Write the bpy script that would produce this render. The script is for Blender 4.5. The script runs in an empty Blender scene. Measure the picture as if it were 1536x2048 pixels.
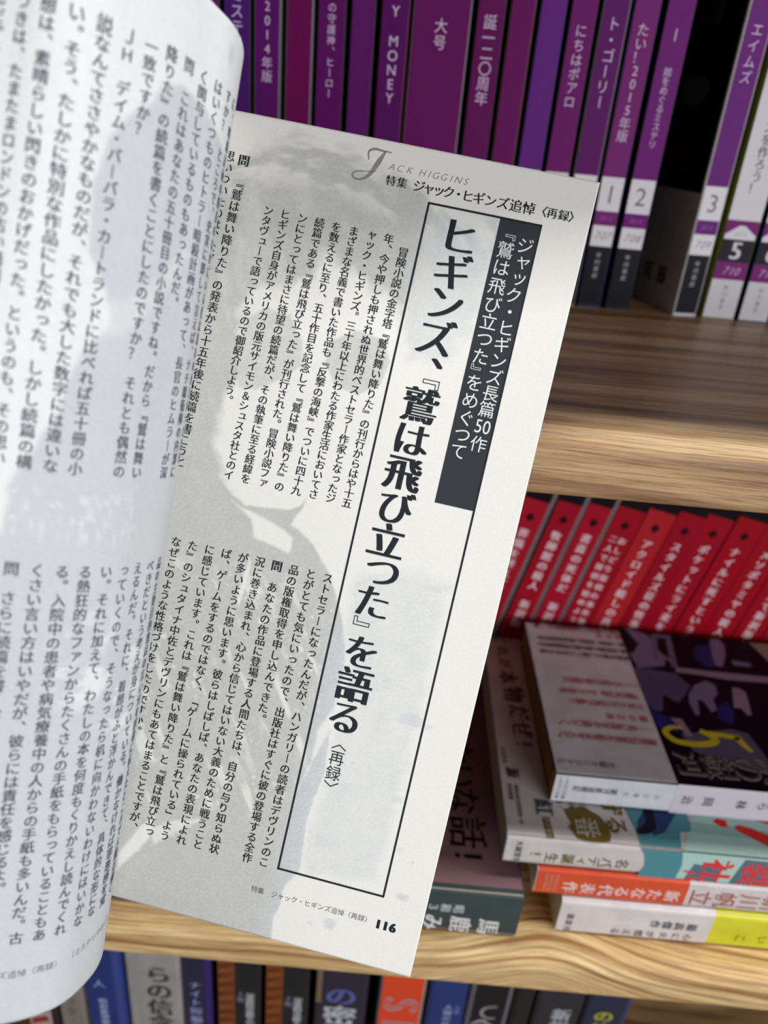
import bpy, math, random
import numpy as np
from mathutils import Vector, Matrix
from mathutils.geometry import tessellate_polygon
random.seed(4)
rng = np.random.default_rng(4)
SC = bpy.context.scene
COL = SC.collection
MM = 0.001

# ------------------------------------------------------------------ camera
th, al = math.radians(27.0), math.radians(5.2)
CAM = Vector((0, 0, 1.30))
up0 = Vector((0, math.sin(th), math.cos(th)))
CR = Vector((1, 0, 0)) * math.cos(al) + up0 * math.sin(al)
CU = Vector((-1, 0, 0)) * math.sin(al) + up0 * math.cos(al)
CF = Vector((0, math.cos(th), -math.sin(th)))
cd = bpy.data.cameras.new('camera')
cam = bpy.data.objects.new('camera', cd)
COL.objects.link(cam)
cam.matrix_world = Matrix(((CR.x, CU.x, -CF.x, CAM.x), (CR.y, CU.y, -CF.y, CAM.y),
                           (CR.z, CU.z, -CF.z, CAM.z), (0, 0, 0, 1)))
cd.sensor_fit = 'VERTICAL'
cd.sensor_height = 36.0
cd.lens = 1538.0 / 2048.0 * 36.0
cd.clip_start = 0.01
cd.clip_end = 50
cd.dof.use_dof = True
cd.dof.focus_distance = 0.205
cd.dof.aperture_fstop = 10.8
SC.camera = cam

# ------------------------------------------------------------------ world, lights, exposure
w = bpy.data.worlds.new('world')
SC.world = w
w.use_nodes = True
bgn = w.node_tree.nodes['Background']
bgn.inputs[0].default_value = (0.93, 0.96, 1.0, 1)
bgn.inputs[1].default_value = 0.10

def area(name, loc, size, size_y, power, color=(1, 1, 1), target=None):
    l = bpy.data.lights.new(name, 'AREA')
    l.shape = 'RECTANGLE'
    l.size, l.size_y = size, size_y
    l.energy = power
    l.color = color
    o = bpy.data.objects.new(name, l)
    COL.objects.link(o)
    o.location = loc
    if target is not None:
        o.rotation_euler = (Vector(target) - Vector(loc)).to_track_quat('-Z', 'Y').to_euler()
    return o

area('ceiling_tube_light', (0.35, 0.03, 2.75), 2.4, 0.10, 33.0, (0.97, 0.985, 0.985))
# fill light added behind and to the right of the viewer, source unseen
area('front_right_fill_light', (1.6, -2.0, 1.55), 2.2, 1.4, 62.0, (0.95, 0.97, 1.0), (0.05, 0.25, 1.2))

SC.view_settings.view_transform = 'Standard'
SC.view_settings.look = 'None'
SC.view_settings.gamma = 1.0
SC.view_settings.use_curve_mapping = False
SC.view_settings.exposure = -0.06

# ------------------------------------------------------------------ helpers
def lin(c):
    c = c / 255.0
    return c / 12.92 if c <= 0.04045 else ((c + 0.055) / 1.055) ** 2.4

def rgb(r, g, b):
    return (lin(r), lin(g), lin(b), 1.0)

def principled(name, color=None, rough=0.5, spec=0.5):
    m = bpy.data.materials.new(name)
    m.use_nodes = True
    b = m.node_tree.nodes['Principled BSDF']
    if color:
        b.inputs['Base Color'].default_value = color
    b.inputs['Roughness'].default_value = rough
    b.inputs['Specular IOR Level'].default_value = spec
    return m, m.node_tree, b

def nz(nt, scale, detail=3, rough=0.5, vec=None):
    n = nt.nodes.new('ShaderNodeTexNoise')
    n.inputs['Scale'].default_value = scale
    n.inputs['Detail'].default_value = detail
    n.inputs['Roughness'].default_value = rough
    if vec is not None:
        nt.links.new(vec, n.inputs['Vector'])
    return n

def objvec(nt, scale=(1, 1, 1)):
    tc = nt.nodes.new('ShaderNodeTexCoord')
    mp = nt.nodes.new('ShaderNodeMapping')
    mp.inputs['Scale'].default_value = scale
    nt.links.new(tc.outputs['Object'], mp.inputs['Vector'])
    return mp.outputs['Vector']

def math_n(nt, op, a, b=None):
    n = nt.nodes.new('ShaderNodeMath')
    n.operation = op
    for i, v in enumerate((a, b)):
        if v is None:
            continue
        if isinstance(v, (int, float)):
            n.inputs[i].default_value = v
        else:
            nt.links.new(v, n.inputs[i])
    return n.outputs[0]

def mixc(nt, fac, a, b, blend='MIX'):
    n = nt.nodes.new('ShaderNodeMix')
    n.data_type = 'RGBA'
    n.blend_type = blend
    for i, v in ((0, fac), (6, a), (7, b)):
        if isinstance(v, (int, float)):
            n.inputs[i].default_value = v
        elif isinstance(v, tuple):
            n.inputs[i].default_value = v
        else:
            nt.links.new(v, n.inputs[i])
    return n.outputs[2]

_cm = {}
def coat(color, rough=0.38, kind='coated'):
    """printed, lightly laminated book paper of one colour with faint mottling"""
    key = (color, rough)
    if key in _cm:
        return _cm[key]
    m, nt, b = principled('coated_paper', None, rough, 0.22)
    n = nz(nt, 60, 3, 0.6, objvec(nt))
    dark = tuple(c * 0.82 for c in color[:3]) + (1,)
    mr = nt.nodes.new('ShaderNodeMapRange')
    mr.inputs[1].default_value, mr.inputs[2].default_value = 0.35, 0.65
    nt.links.new(n.outputs[0], mr.inputs[0])
    nt.links.new(mixc(nt, mr.outputs[0], dark, color), b.inputs['Base Color'])
    _cm[key] = m
    return m

def print_mat():
    m, nt, b = principled('printed_ink', None, 0.45, 0.06)
    a = nt.nodes.new('ShaderNodeAttribute')
    a.attribute_name = 'Col'
    n = nz(nt, 1500, 2, 0.5, objvec(nt))
    c = mixc(nt, 0.12, a.outputs['Color'], n.outputs[0], 'SOFT_LIGHT')
    nt.links.new(c, b.inputs['Base Color'])
    return m

def paper_mat():
    m, nt, b = principled('magazine_paper', None, 0.75, 0.25)
    a = nt.nodes.new('ShaderNodeAttribute')
    a.attribute_name = 'Col'
    v = objvec(nt)
    n = nz(nt, 1300, 4, 0.7, v)
    c = mixc(nt, 0.22, a.outputs['Color'], n.outputs[0], 'SOFT_LIGHT')
    nt.links.new(c, b.inputs['Base Color'])
    n2 = nz(nt, 1700, 3, 0.6, v)
    bp = nt.nodes.new('ShaderNodeBump')
    bp.inputs['Strength'].default_value = 0.16
    bp.inputs['Distance'].default_value = 0.0003
    nt.links.new(n2.outputs[0], bp.inputs['Height'])
    nt.links.new(bp.outputs[0], b.inputs['Normal'])
    return m

def block_mat(name, color, axis):
    """edges of stacked pages: fine layered streaks across the thickness"""
    m, nt, b = principled(name, None, 0.85, 0.2)
    s = [6, 6, 6]
    s[axis] = 2600
    n = nz(nt, 1.0, 2, 0.5, objvec(nt, tuple(s)))
    nt.links.new(mixc(nt, n.outputs[0], tuple(c * 0.6 for c in color[:3]) + (1,), color), b.inputs['Base Color'])
    return m

def wood_mat(name, light, mid, dark, band, warp, fine, hump=0.0, rough=0.5):
    m, nt, b = principled(name, None, rough, 0.4)
    tc = nt.nodes.new('ShaderNodeTexCoord')
    sep = nt.nodes.new('ShaderNodeSeparateXYZ')
    nt.links.new(tc.outputs['Object'], sep.inputs[0])
    x, y, z = sep.outputs
    c = math_n(nt, 'ADD', y, z)
    if hump:
        q = math_n(nt, 'DIVIDE', math_n(nt, 'SUBTRACT', x, 0.083), 0.030)
        g = math_n(nt, 'EXPONENT', math_n(nt, 'MULTIPLY', math_n(nt, 'MULTIPLY', q, q), -1.0))
        c = math_n(nt, 'SUBTRACT', c, math_n(nt, 'MULTIPLY', g, hump))
        q2 = math_n(nt, 'MULTIPLY', math_n(nt, 'MAXIMUM', math_n(nt, 'SUBTRACT', x, 0.083), 0.0), 0.12)
        c = math_n(nt, 'ADD', c, q2)
    n1 = nz(nt, 1.0, 2, 0.5, objvec(nt, (7, 22, 22)))
    c = math_n(nt, 'ADD', c, math_n(nt, 'MULTIPLY', n1.outputs[0], warp))
    cb = nt.nodes.new('ShaderNodeCombineXYZ')
    nt.links.new(math_n(nt, 'MULTIPLY', x, 5.0), cb.inputs[0])
    nt.links.new(math_n(nt, 'MULTIPLY', c, band), cb.inputs[1])
    n2 = nz(nt, 1.0, 2.5, 0.55, cb.outputs[0])
    cb2 = nt.nodes.new('ShaderNodeCombineXYZ')
    nt.links.new(math_n(nt, 'MULTIPLY', x, 34.0), cb2.inputs[0])
    nt.links.new(math_n(nt, 'MULTIPLY', c, fine), cb2.inputs[1])
    n3 = nz(nt, 1.0, 5, 0.7, cb2.outputs[0])
    r = nt.nodes.new('ShaderNodeValToRGB')
    e = r.color_ramp.elements
    e[0].position, e[0].color = 0.34, dark
    e[1].position, e[1].color = 0.66, light
    k = e.new(0.5)
    k.color = mid
    nt.links.new(n2.outputs[0], r.inputs[0])
    r2 = nt.nodes.new('ShaderNodeValToRGB')
    e = r2.color_ramp.elements
    e[0].position, e[0].color = 0.38, (0.40, 0.31, 0.25, 1)
    e[1].position, e[1].color = 0.56, (1, 1, 1, 1)
    nt.links.new(n3.outputs[0], r2.inputs[0])
    col = mixc(nt, 0.75, r.outputs[0], r2.outputs[0], 'MULTIPLY')
    nt.links.new(col, b.inputs['Base Color'])
    bp = nt.nodes.new('ShaderNodeBump')
    bp.inputs['Strength'].default_value = 0.35
    bp.inputs['Distance'].default_value = 0.0004
    nt.links.new(n3.outputs[0], bp.inputs['Height'])
    nt.links.new(bp.outputs[0], b.inputs['Normal'])
    return m

PRINT = print_mat()
PAPER = paper_mat()
WHITE_BLOCK = block_mat('page_edges', rgb(214, 200, 176), 0)
MAG_BLOCK = block_mat('magazine_page_edges', rgb(226, 224, 216), 0)
WOOD_FINE = wood_mat('oiled_ash_wood', rgb(222, 188, 142), rgb(190, 152, 108), rgb(124, 88, 62), 110, 0.010, 1000, rough=0.38)
WOOD_WAVE = wood_mat('wavy_ash_wood', rgb(242, 212, 156), rgb(226, 188, 130), rgb(168, 122, 70), 260, 0.016, 900, hump=0.012)
WOOD_BACK = wood_mat('brown_wood_panel', rgb(150, 112, 74), rgb(128, 92, 60), rgb(96, 66, 42), 60, 0.02, 700)

class MB:
    def __init__(s):
        s.v, s.f, s.c, s.n = [], [], [], 0
    def add(s, verts, faces, color=(1, 1, 1, 1)):
        b = s.n
        s.v.extend([tuple(p) for p in verts])
        s.f.extend([tuple(b + i for i in f) for f in faces])
        s.c.extend([color] * len(verts))
        s.n += len(verts)
    def box(s, x0, x1, y0, y1, z0, z1, color=(1, 1, 1, 1)):
        s.add([(x, y, z) for x in (x0, x1) for y in (y0, y1) for z in (z0, z1)],
              [(0, 1, 3, 2), (4, 6, 7, 5), (0, 4, 5, 1), (2, 3, 7, 6), (0, 2, 6, 4), (1, 5, 7, 3)], color)
    def build(s, name, mat, parent=None, smooth=False, mm=True, color=True):
        me = bpy.data.meshes.new(name)
        k = MM if mm else 1.0
        me.from_pydata([(x * k, y * k, z * k) for x, y, z in s.v], [], s.f)
        if color:
            a = me.color_attributes.new('Col', 'FLOAT_COLOR', 'POINT')
            a.data.foreach_set('color', np.array(s.c, dtype=np.float32).ravel())
        me.materials.append(mat)
        if smooth:
            me.polygons.foreach_set('use_smooth', [True] * len(me.polygons))
        o = bpy.data.objects.new(name, me)
        COL.objects.link(o)
        o.parent = parent
        return o

def empty(name, label, cat, loc=(0, 0, 0), rot=(0, 0, 0), group=None):
    o = bpy.data.objects.new(name, None)
    o.empty_display_size = 0.02
    COL.objects.link(o)
    o.location = loc
    o.rotation_euler = rot
    o['label'] = label
    o['category'] = cat
    if group:
        o['group'] = group
    return o

# ------------------------------------------------------------------ lettering
_tc = bpy.data.curves.new('glyph_source', 'FONT')
_to = bpy.data.objects.new('glyph_source', _tc)
COL.objects.link(_to)
_gc = {}
STY = {                       # offset, smear copies across, curve resolution, shear
    'body': (0.0, (-0.02, 0.0, 0.02), 2, 0.0),
    'bold': (0.0, (-0.035, -0.012, 0.012, 0.035), 2, 0.0),
    'title': (-0.012, (-0.045, -0.03, -0.015, 0.0, 0.015, 0.03, 0.045), 5, 0.0),
    'titlehv': (0.0, (-0.042, -0.028, -0.014, 0.0, 0.014, 0.028, 0.042), 5, 0.0),
    'line': (0.0, (0.0,), 4, 0.0),
    'small': (-0.004, (0.0,), 2, 0.0),
    'heavy': (0.0, (-0.036, -0.012, 0.012, 0.036), 3, 0.0),
    'ital': (-0.008, (0.0,), 4, 0.28),
    'num': (0.015, (-0.06, -0.03, 0.0, 0.03, 0.06), 4, 0.0),
}
def glyph(ch, sty):
    k = (ch, sty)
    if k in _gc:
        return _gc[k]
    off, smear, res, sh = STY[sty]
    _tc.resolution_u = res
    _tc.offset = off
    _tc.shear = sh
    _tc.body = ch
    dg = bpy.context.evaluated_depsgraph_get()
    dg.update()
    ev = _to.evaluated_get(dg)
    me = ev.to_mesh()
    v = np.array([(p.co.x, p.co.y) for p in me.vertices]) if len(me.vertices) else np.zeros((0, 2))
    f = [tuple(p.vertices) for p in me.polygons]
    ev.to_mesh_clear()
    if len(v):
        if ord(ch) > 0x2fff and ch not in 'ＪＡ':
            v = v - np.array([0.5, 0.38])
        else:
            v = v - (v.min(0) + v.max(0)) / 2
        V, F = [], []
        Zs = []
        for i, d in enumerate(smear):
            V.append(v + np.array([d, 0]))
            Zs.append(np.full(len(v), i * 0.008))
            F += [tuple(a + i * len(v) for a in q) for q in f]
        v, f = np.concatenate(V), F
        _gc[k] = (v, f, np.concatenate(Zs))
        return _gc[k]
    _gc[k] = (v, f, np.zeros(0))
    return _gc[k]

ROT = set('ー『』〈〉「」（）…―〔〕')
SMALL = set('ャュョッァィゥェォっゃゅょ')
def put(mb, ch, cx, cy, size, sty, mapf, color, vertical=True, rot=0.0, sx=1.0):
    if ch in '　 ':
        return
    v, f, zl = glyph(ch, sty)
    if not len(v):
        return
    v = v.copy()
    if vertical:
        if ch in ROT:
            if ch == 'ー':
                v[:, 1] *= -1
            v = np.stack([v[:, 1], -v[:, 0]], 1)
        elif ch in '、。':
            v = v + np.array([0.62, 0.58])
        elif ch in SMALL:
            v = v + np.array([0.10, 0.09])
    v = v * size
    v[:, 0] *= sx
    if rot:
        c, s = math.cos(rot), math.sin(rot)
        v = np.stack([v[:, 0] * c - v[:, 1] * s, v[:, 0] * s + v[:, 1] * c], 1)
    # each overlapping copy sits a few microns above the last so that none shades another
    p0, px, py = (np.array(mapf(cx + dx, cy + dy), float) for dx, dy in ((0, 0), (0.2, 0), (0, 0.2)))
    nn = np.cross(px - p0, py - p0)
    nn = nn / (np.linalg.norm(nn) + 1e-12)
    P = np.array([mapf(cx + a, cy + b) for a, b in v], float) + zl[:, None] * nn[None, :]
    mb.add(P.tolist(), f, color)

def vcol(mb, text, x, y0, y1, size, sty, mapf, color, sx=1.0, x1=None):
    """vertical column: first cell centre at y0, last at y1"""
    n = len(text)
    x1 = x if x1 is None else x1
    for i, ch in enumerate(text):
        t = i / max(1, n - 1)
        put(mb, ch, x + (x1 - x) * t, y0 + (y1 - y0) * t, size, sty, mapf, color, True, 0, sx)

def poly(mb, pts, mapf, color):
    tri = tessellate_polygon([[Vector((a, b, 0)) for a, b in pts]])
    mb.add([mapf(a, b) for a, b in pts], [tuple(t) for t in tri], color)

def stroke(mb, pts, wid, mapf, color, n=8):
    """brush stroke with varying width along a smooth line"""
    P = [np.array(p, float) for p in pts]
    W = wid if isinstance(wid, (list, tuple)) else [wid] * len(P)
    L, R = [], []
    q, ww = [], []
    for i in range(len(P) - 1):
        p0, p1, p2, p3 = P[max(i - 1, 0)], P[i], P[i + 1], P[min(i + 2, len(P) - 1)]
        for k in range(n + (i == len(P) - 2)):
            t = k / n
            q.append(0.5 * (2 * p1 + (p2 - p0) * t + (2 * p0 - 5 * p1 + 4 * p2 - p3) * t * t + (3 * p1 - p0 - 3 * p2 + p3) * t ** 3))
            ww.append(W[i] * (1 - t) + W[i + 1] * t)
    for i, p in enumerate(q):
        d = q[min(i + 1, len(q) - 1)] - q[max(i - 1, 0)]
        d = d / (np.linalg.norm(d) + 1e-9)
        nn = np.array([-d[1], d[0]]) * ww[i] / 2
        L.append(p + nn)
        R.append(p - nn)
    m = len(q)
    mb.add([mapf(*p) for p in L + R], [(i, i + 1, m + i + 1, m + i) for i in range(m - 1)], color)

INK = rgb(44, 46, 50)
# ------------------------------------------------------------------ the setting
def struct(name, mb, mat):
    o = mb.build(name, mat, None, mm=False)
    o['kind'] = 'structure'
    return o
b = MB()
b.box(-2.5, 2.5, -2.2, 0.62, -0.05, 0.0)
fm, nt, bs = principled('shop_floor_vinyl', None, 0.4)
n = nz(nt, 8, 4, 0.6, objvec(nt))
nt.links.new(mixc(nt, n.outputs[0], rgb(150, 146, 140), rgb(186, 182, 176)), bs.inputs['Base Color'])
struct('floor', b, fm)
b = MB()
b.box(-2.5, 2.5, 0.56, 0.62, 0.0, 2.8)
wm, nt, bs = principled('painted_wall', None, 0.8)
n = nz(nt, 30, 3, 0.6, objvec(nt))
nt.links.new(mixc(nt, n.outputs[0], rgb(222, 220, 214), rgb(232, 230, 226)), bs.inputs['Base Color'])
struct('wall_back', b, wm)

# ------------------------------------------------------------------ bookcase
YF, YB = 0.197, 0.525
Z1, Z2, Z3 = 1.229, 1.003, 0.777        # tops of the three shelves in view
case = empty('bookcase', 'wooden bookcase with round-nosed ash shelves full of books and magazines', 'bookcase', (0, 0.36, 0))
def board(ztop, mat, t=0.020, x0=-0.60, x1=0.60, YF=YF):
    prof = []
    r = 0.0065
    prof.append((YB, ztop))
    for k in range(9):
        a = math.pi / 2 + (math.pi / 2) * k / 8
        prof.append((YF + r + r * math.cos(a), ztop - r + r * math.sin(a)))
    r2 = 0.003
    for k in range(6):
        a = math.pi + (math.pi / 2) * k / 5
        prof.append((YF + r2 + r2 * math.cos(a), ztop - t + r2 + r2 * math.sin(a)))
    prof.append((YB, ztop - t))
    n = len(prof)
    m = MB()
    m.add([(x0, y - 0.36, z) for y, z in prof] + [(x1, y - 0.36, z) for y, z in prof],
          [(i, i + 1, n + i + 1, n + i) for i in range(n - 1)] + [(n - 1, 0, n, 2 * n - 1)]
          + [tuple(range(n - 1, -1, -1)), tuple(range(n, 2 * n))])
    return m.build('shelf_board', mat, case, mm=False)
board(1.469, WOOD_FINE, YF=0.181)
board(Z1, WOOD_FINE)
board(Z2, WOOD_WAVE)
for z in (Z3, 0.545, 0.31, 0.08, 1.735):
    board(z, WOOD_FINE)
for sx in (-1, 1):
    m = MB()
    m.box(0.60 * sx, 0.622 * sx, YF - 0.36 - 0.004, YB - 0.36 + 0.012, 0.0, 1.76)
    m.build('side_panel', WOOD_FINE, case, mm=False)
m = MB()
m.box(-0.60, 0.60, YB - 0.36, YB - 0.36 + 0.012, 0.0, 1.76)
m.build('back_panel', WOOD_BACK, case, mm=False)

# ------------------------------------------------------------------ books: local x = thickness, y = depth from the spine, z = height (mm)
def path(t, d, e, r, dep):
    """outline of the cover seen from above, grown outward by e, reaching back to depth dep"""
    p = [(-e, dep)]
    for k in range(5):
        a = math.pi + (math.pi / 2) * k / 4
        p.append((r + (r + e) * math.cos(a), r + (r + e) * math.sin(a)))
    for k in range(5):
        a = 1.5 * math.pi + (math.pi / 2) * k / 4
        p.append((t - r + (r + e) * math.cos(a), r + (r + e) * math.sin(a)))
    p.append((t + e, dep))
    return p

def shell(mb, t, d, z0, z1, e0, e1, r, dep, color=(1, 1, 1, 1)):
    o, i = path(t, d, e1, r, dep), path(t, d, e0, r, dep)
    n = len(o)
    V = [(x, y, z) for z in (z0, z1) for x, y in o] + [(x, y, z) for z in (z0, z1) for x, y in i]
    F = []
    for k in range(n - 1):
        F.append((k, k + 1, n + k + 1, n + k))
        F.append((2 * n + k + 1, 2 * n + k, 3 * n + k, 3 * n + k + 1))
        F.append((k + 1, k, 2 * n + k, 2 * n + k + 1))
        F.append((n + k, n + k + 1, 3 * n + k + 1, 3 * n + k))
    F.append((0, n, 3 * n, 2 * n))
    F.append((n - 1, 3 * n - 1, 4 * n - 1, 2 * n - 1))
    mb.add(V, F, color)

def sleeve(parent, name, t, d, z0, z1, e, dep, mat, r=1.3):
    mb = MB()
    shell(mb, t, d, z0, z1, e - 0.04, e, r, dep)
    return mb.build(name, mat, parent)

def strip(mb, x0, x1, z0, z1, color, y=-0.09):
    """flat printed panel on the flat of a spine"""
    mb.add([(x0, y, z0), (x1, y, z0), (x1, y, z1), (x0, y, z1)], [(0, 1, 2, 3)], color)

def book(label, cat, group, t, h, d, loc, rot, cover, name='book', block=WHITE_BLOCK, r=1.3, cap=None):
    root = empty(name, label, cat, loc, rot, group)
    mb = MB()
    shell(mb, t, d, 0, h, -0.4, 0.0, r, d)
    mb.build('cover', cover, root)
    mb = MB()
    mb.box(0.42, t - 0.42, 0.8, d - 1.2, 0.4, h - 0.4)
    mb.build('page_block', block, root)
    return root

def spine_map(y=-0.12):
    return lambda a, b: (a, y, b)

def lettering(root, items, name='spine_lettering', lab=None):
    mb = MB()
    for it in items:
        it(mb)
    o = mb.build(name, PRINT, root)
    if lab:
        o['label'] = lab
    return o

SM = spine_map()
PURPLE = [(100, 30, 110), (112, 26, 98), (98, 26, 92), (106, 30, 106), (92, 30, 106)]
PALE = rgb(218, 196, 226)
WH = rgb(225, 223, 228)
BLK = rgb(34, 33, 40)

MG = 'monthly magazines on the upper shelf'
def magazine(x0, x1, pc, cover, text, label, size=5.2, z_last=None, pitch=5.4, sub=None, lab=None, rz=0.0, y=0.370):
    t = (x1 - x0)
    root = book(label, 'magazine', MG, t, 210, 148, (x0 * MM, y, Z1), (0, 0, rz), coat(cover), 'magazine', MAG_BLOCK, 0.9)
    mb = MB()
    pcol = rgb(*pc)
    a0, a1 = 0.7, t - 0.7
    strip(mb, a0, a1, 56.3, 209.6, pcol)
    if lab is None or lab[0] == 'A':
        strip(mb, a0, a1, 42.3, 56.3, WH)
        strip(mb, a0, a1, 36.3, 42.3, pcol)
        strip(mb, a0, a1, 27.4, 36.3, WH)
        strip(mb, a0, a1, 1.2, 27.4, BLK)
    mb.build('printed_spine', PRINT, root)
    c = t / 2
    items = []
    if text:
        n = len(text)
        items.append(lambda m: vcol(m, text, c, z_last + pitch * (n - 1), z_last, size, 'line', SM, PALE))
    if sub:
        items.append(lambda m: vcol(m, sub[0], c, sub[1], sub[2], sub[3], 'line', SM, PALE))
    if lab and lab[0] == 'A':
        items.append(lambda m: put(m, lab[1], c, 49.3, 10.5, 'line', SM, rgb(120, 116, 122), False))
        for i, ch in enumerate(lab[2]):
            items.append(lambda m, i=i, ch=ch: put(m, ch, c + (i - 1.5) * 1.45, 39.3, 2.5, 'ital', SM, rgb(176, 110, 190), False))
        for i, ch in enumerate(lab[3]):
            items.append(lambda m, i=i, ch=ch: put(m, ch, c + 0.5 + (i - 1) * 2.5, 32.0, 4.6, 'ital', SM, rgb(120, 116, 126), False))
        items.append(lambda m: vcol(m, '早川書房', c, 23.6, 14.6, 2.4, 'bold', SM, rgb(170, 168, 176)))
    if items:
        lettering(root, items)
    return root

GR = rgb(120, 116, 118)
NAVY = rgb(40, 44, 84)
D_ = rgb(30, 26, 32)
magazine(-132, -121, PURPLE[1], D_, None, 'purple magazine farthest left on the upper shelf, behind the curled page')
magazine(-120, -109, PURPLE[0], D_, None, 'purple magazine second from left on the upper shelf, behind the curled page')
magazine(-108, -97, PURPLE[2], GR, None, 'purple magazine third from left on the upper shelf, behind the curled page')
magazine(-96, -85.3, PURPLE[1], D_, None, 'dull magenta magazine whose sliver shows left of the bluish spine')
magazine(-84.2, -72.6, (78, 32, 112), D_, 'ミステリ', 'bluish purple magazine touching the top right corner of the curled page', 5.6, 94, 5.6)  # left-hand purples set darker, the shade there put into the colour
magazine(-71.5, -60.2, (94, 24, 104), GR, '2014年版', 'purple magazine with the year 2014 in white on its spine', 4.7, 82.8, 5.0)
magazine(-58.3, -46.9, (108, 18, 84), GR, None, 'plain magenta magazine between the 2014 spine and the one with tiny characters')
magazine(-45.5, -33.4, (96, 22, 98), D_, 'の守護神、ヒーロー', 'purple magazine with the smallest spine characters, left of the MONEY one', 3.6, 78.6, 3.85)
magazine(-31.9, -21.4, (96, 28, 104), D_, None, 'plain purple magazine immediately left of the MONEY spine')
magazine(-19.6, -7.7, (90, 22, 96), rgb(92, 30, 60), 'Y　MONEY', 'purple magazine with MONEY in white capitals down its spine', 5.4, 78.8, 5.2)
magazine(-6.7, 17.2, (104, 24, 94), GR, '大号', 'very thick purple magazine, widest spine of the row', 5.6, 100.6, 5.9)
magazine(19.0, 31.0, (100, 22, 88), D_, '誕一二〇周年', 'purple magazine right of the very thick one, spine characters with a large zero', 5.6, 81.8, 5.5)
magazine(32.4, 42.8, (108, 24, 94), rgb(92, 62, 60), None, 'plain magenta magazine with blank spine second right of the very thick one')
magazine(44.2, 55.2, (102, 40, 130), NAVY, None, 'lighter violet magazine with blank spine above the top right part of the page')
magazine(56.4, 67.7, (112, 32, 106), D_, 'にちはポアロ', 'purple magazine right of the lighter violet one, lettering ending in a square character', 4.9, 83.6, 5.1)
magazine(69.1, 80.3, (98, 30, 104), GR, 'ト・ゴーリー', 'purple magazine directly left of the one numbered 1', 5.4, 84.5, 5.6, lab=('A', '0', '2014', '706'))
magazine(81.3, 92.5, (122, 42, 114), NAVY, 'たい！2015年版', 'magazine numbered 1 at its foot with the year 2015 above', 5.0, 72.6, 4.85, lab=('A', '1', '2015', '707'))
magazine(94.3, 106.2, (114, 38, 120), D_, 'ー', 'magazine numbered 2 at its foot, right beside the dark gap', 5.4, 110.6, 5.6,
         sub=('館をめぐるミステリ', 97.5, 70.5, 3.5), lab=('A', '2', '2015', '708'))
# issue 3 stands slightly turned: its front cover shows in the gap
m3 = magazine(126.5, 138.2, (108, 40, 122), rgb(226, 222, 226), 'エイムズ', 'magazine numbered 3 at its foot, turned so its black and grey front cover shows', 5.2, 98.2, 5.6,
              lab=('A', '3', '2015', '709'), rz=math.radians(9.0))
m3.location = (126.6 * MM, 0.3695, Z1)
mb = MB()
CM = lambda a, b_: (-0.09, a, b_)
poly(mb, [(1.5, 53), (147, 53), (147, 209.5), (1.5, 209.5)], CM, rgb(16, 14, 18))
poly(mb, [(20, 118), (147, 130), (147, 150), (20, 128)], lambda a, b_: (-0.12, a, b_), rgb(60, 58, 64))
poly(mb, [(18, 60), (55, 66), (60, 74), (30, 72)], lambda a, b_: (-0.12, a, b_), rgb(64, 26, 22))
ov = [(30 + 13 * math.cos(k * math.pi / 12), 93 + 6.5 * math.sin(k * math.pi / 12)) for k in range(24)]
poly(mb, ov, lambda a, b_: (-0.15, a, b_), rgb(92, 92, 98))
poly(mb, [(8, 209), (14, 209), (26, 120), (22, 118)], lambda a, b_: (-0.15, a, b_), rgb(84, 84, 92))
for i, ch in enumerate('嘉沢樹'):
    put(mb, ch, 50 - i * 15, 14 + 0.5 * i, 9.5, 'heavy', lambda a, b_: (-0.15, a, b_), rgb(52, 54, 92), False, 0)
mb.build('cover_print', PRINT, m3)

def magazine_white(x0, x1, label, num, no, title, cover):
    t = x1 - x0
    root = book(label, 'magazine', MG, t, 210, 148, (x0 * MM, 0.370, Z1), (0, 0, 0), coat(cover), 'magazine', MAG_BLOCK, 0.9)
    mb = MB()
    a0, a1 = 0.5, t - 0.5
    pp = rgb(124, 46, 118)
    strip(mb, a0, a1, 43.6, 209.6, WH)
    strip(mb, a0, a1, 35.5, 43.6, pp)
    strip(mb, a0, a1, 25.8, 35.5, rgb(46, 44, 50))
    strip(mb, a0, a1, 18.0, 25.8, pp)
    strip(mb, a0, a1, 0.6, 18.0, rgb(214, 212, 218))
    mb.add([(a0 + .3, -0.11, 35.5), (a1 - .3, -0.11, 35.5), (a1 - .3, -0.11, 37.4), (t / 2 + 1.2, -0.11, 41.4), (t / 2 - 1.2, -0.11, 41.4), (a0 + .3, -0.11, 37.4)],
           [(0, 1, 2, 3, 4, 5)], WH)
    mb.build('printed_spine', PRINT, root)
    c = t / 2
    it = [lambda m: put(m, num, c, 30.7, 10.5, 'heavy', SM, rgb(216, 214, 220), False),
          lambda m: vcol(m, '早川書房', c, 14.4, 5.6, 2.4, 'line', SM, rgb(110, 108, 116)),
          lambda m: vcol(m, title, c, 100.0, 57.0, 5.0, 'body', SM, rgb(96, 92, 92))]
    for i, ch in enumerate('2015'):
        it.append(lambda m, i=i, ch=ch: put(m, ch, c + (i - 1.5) * 1.4, 37.8, 2.4, 'ital', SM, rgb(150, 148, 154), False))
    for i, ch in enumerate(no):
        it.append(lambda m, i=i, ch=ch: put(m, ch, c + 0.6 + (i - 1) * 2.5, 21.9, 4.8, 'ital', SM, rgb(216, 190, 220), False))
    lettering(root, it)
    return root
magazine_white(140.2, 155.6, 'white magazine numbered 5 in a black box at its foot', '5', '710', 'のミックスを作ろう！', rgb(120, 130, 44))
magazine_white(157.2, 171.4, 'white magazine at the right edge of the photo, right of the one numbered 5', '6', '711', '特集ヒッチコックの夜', rgb(20, 40, 104))
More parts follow.
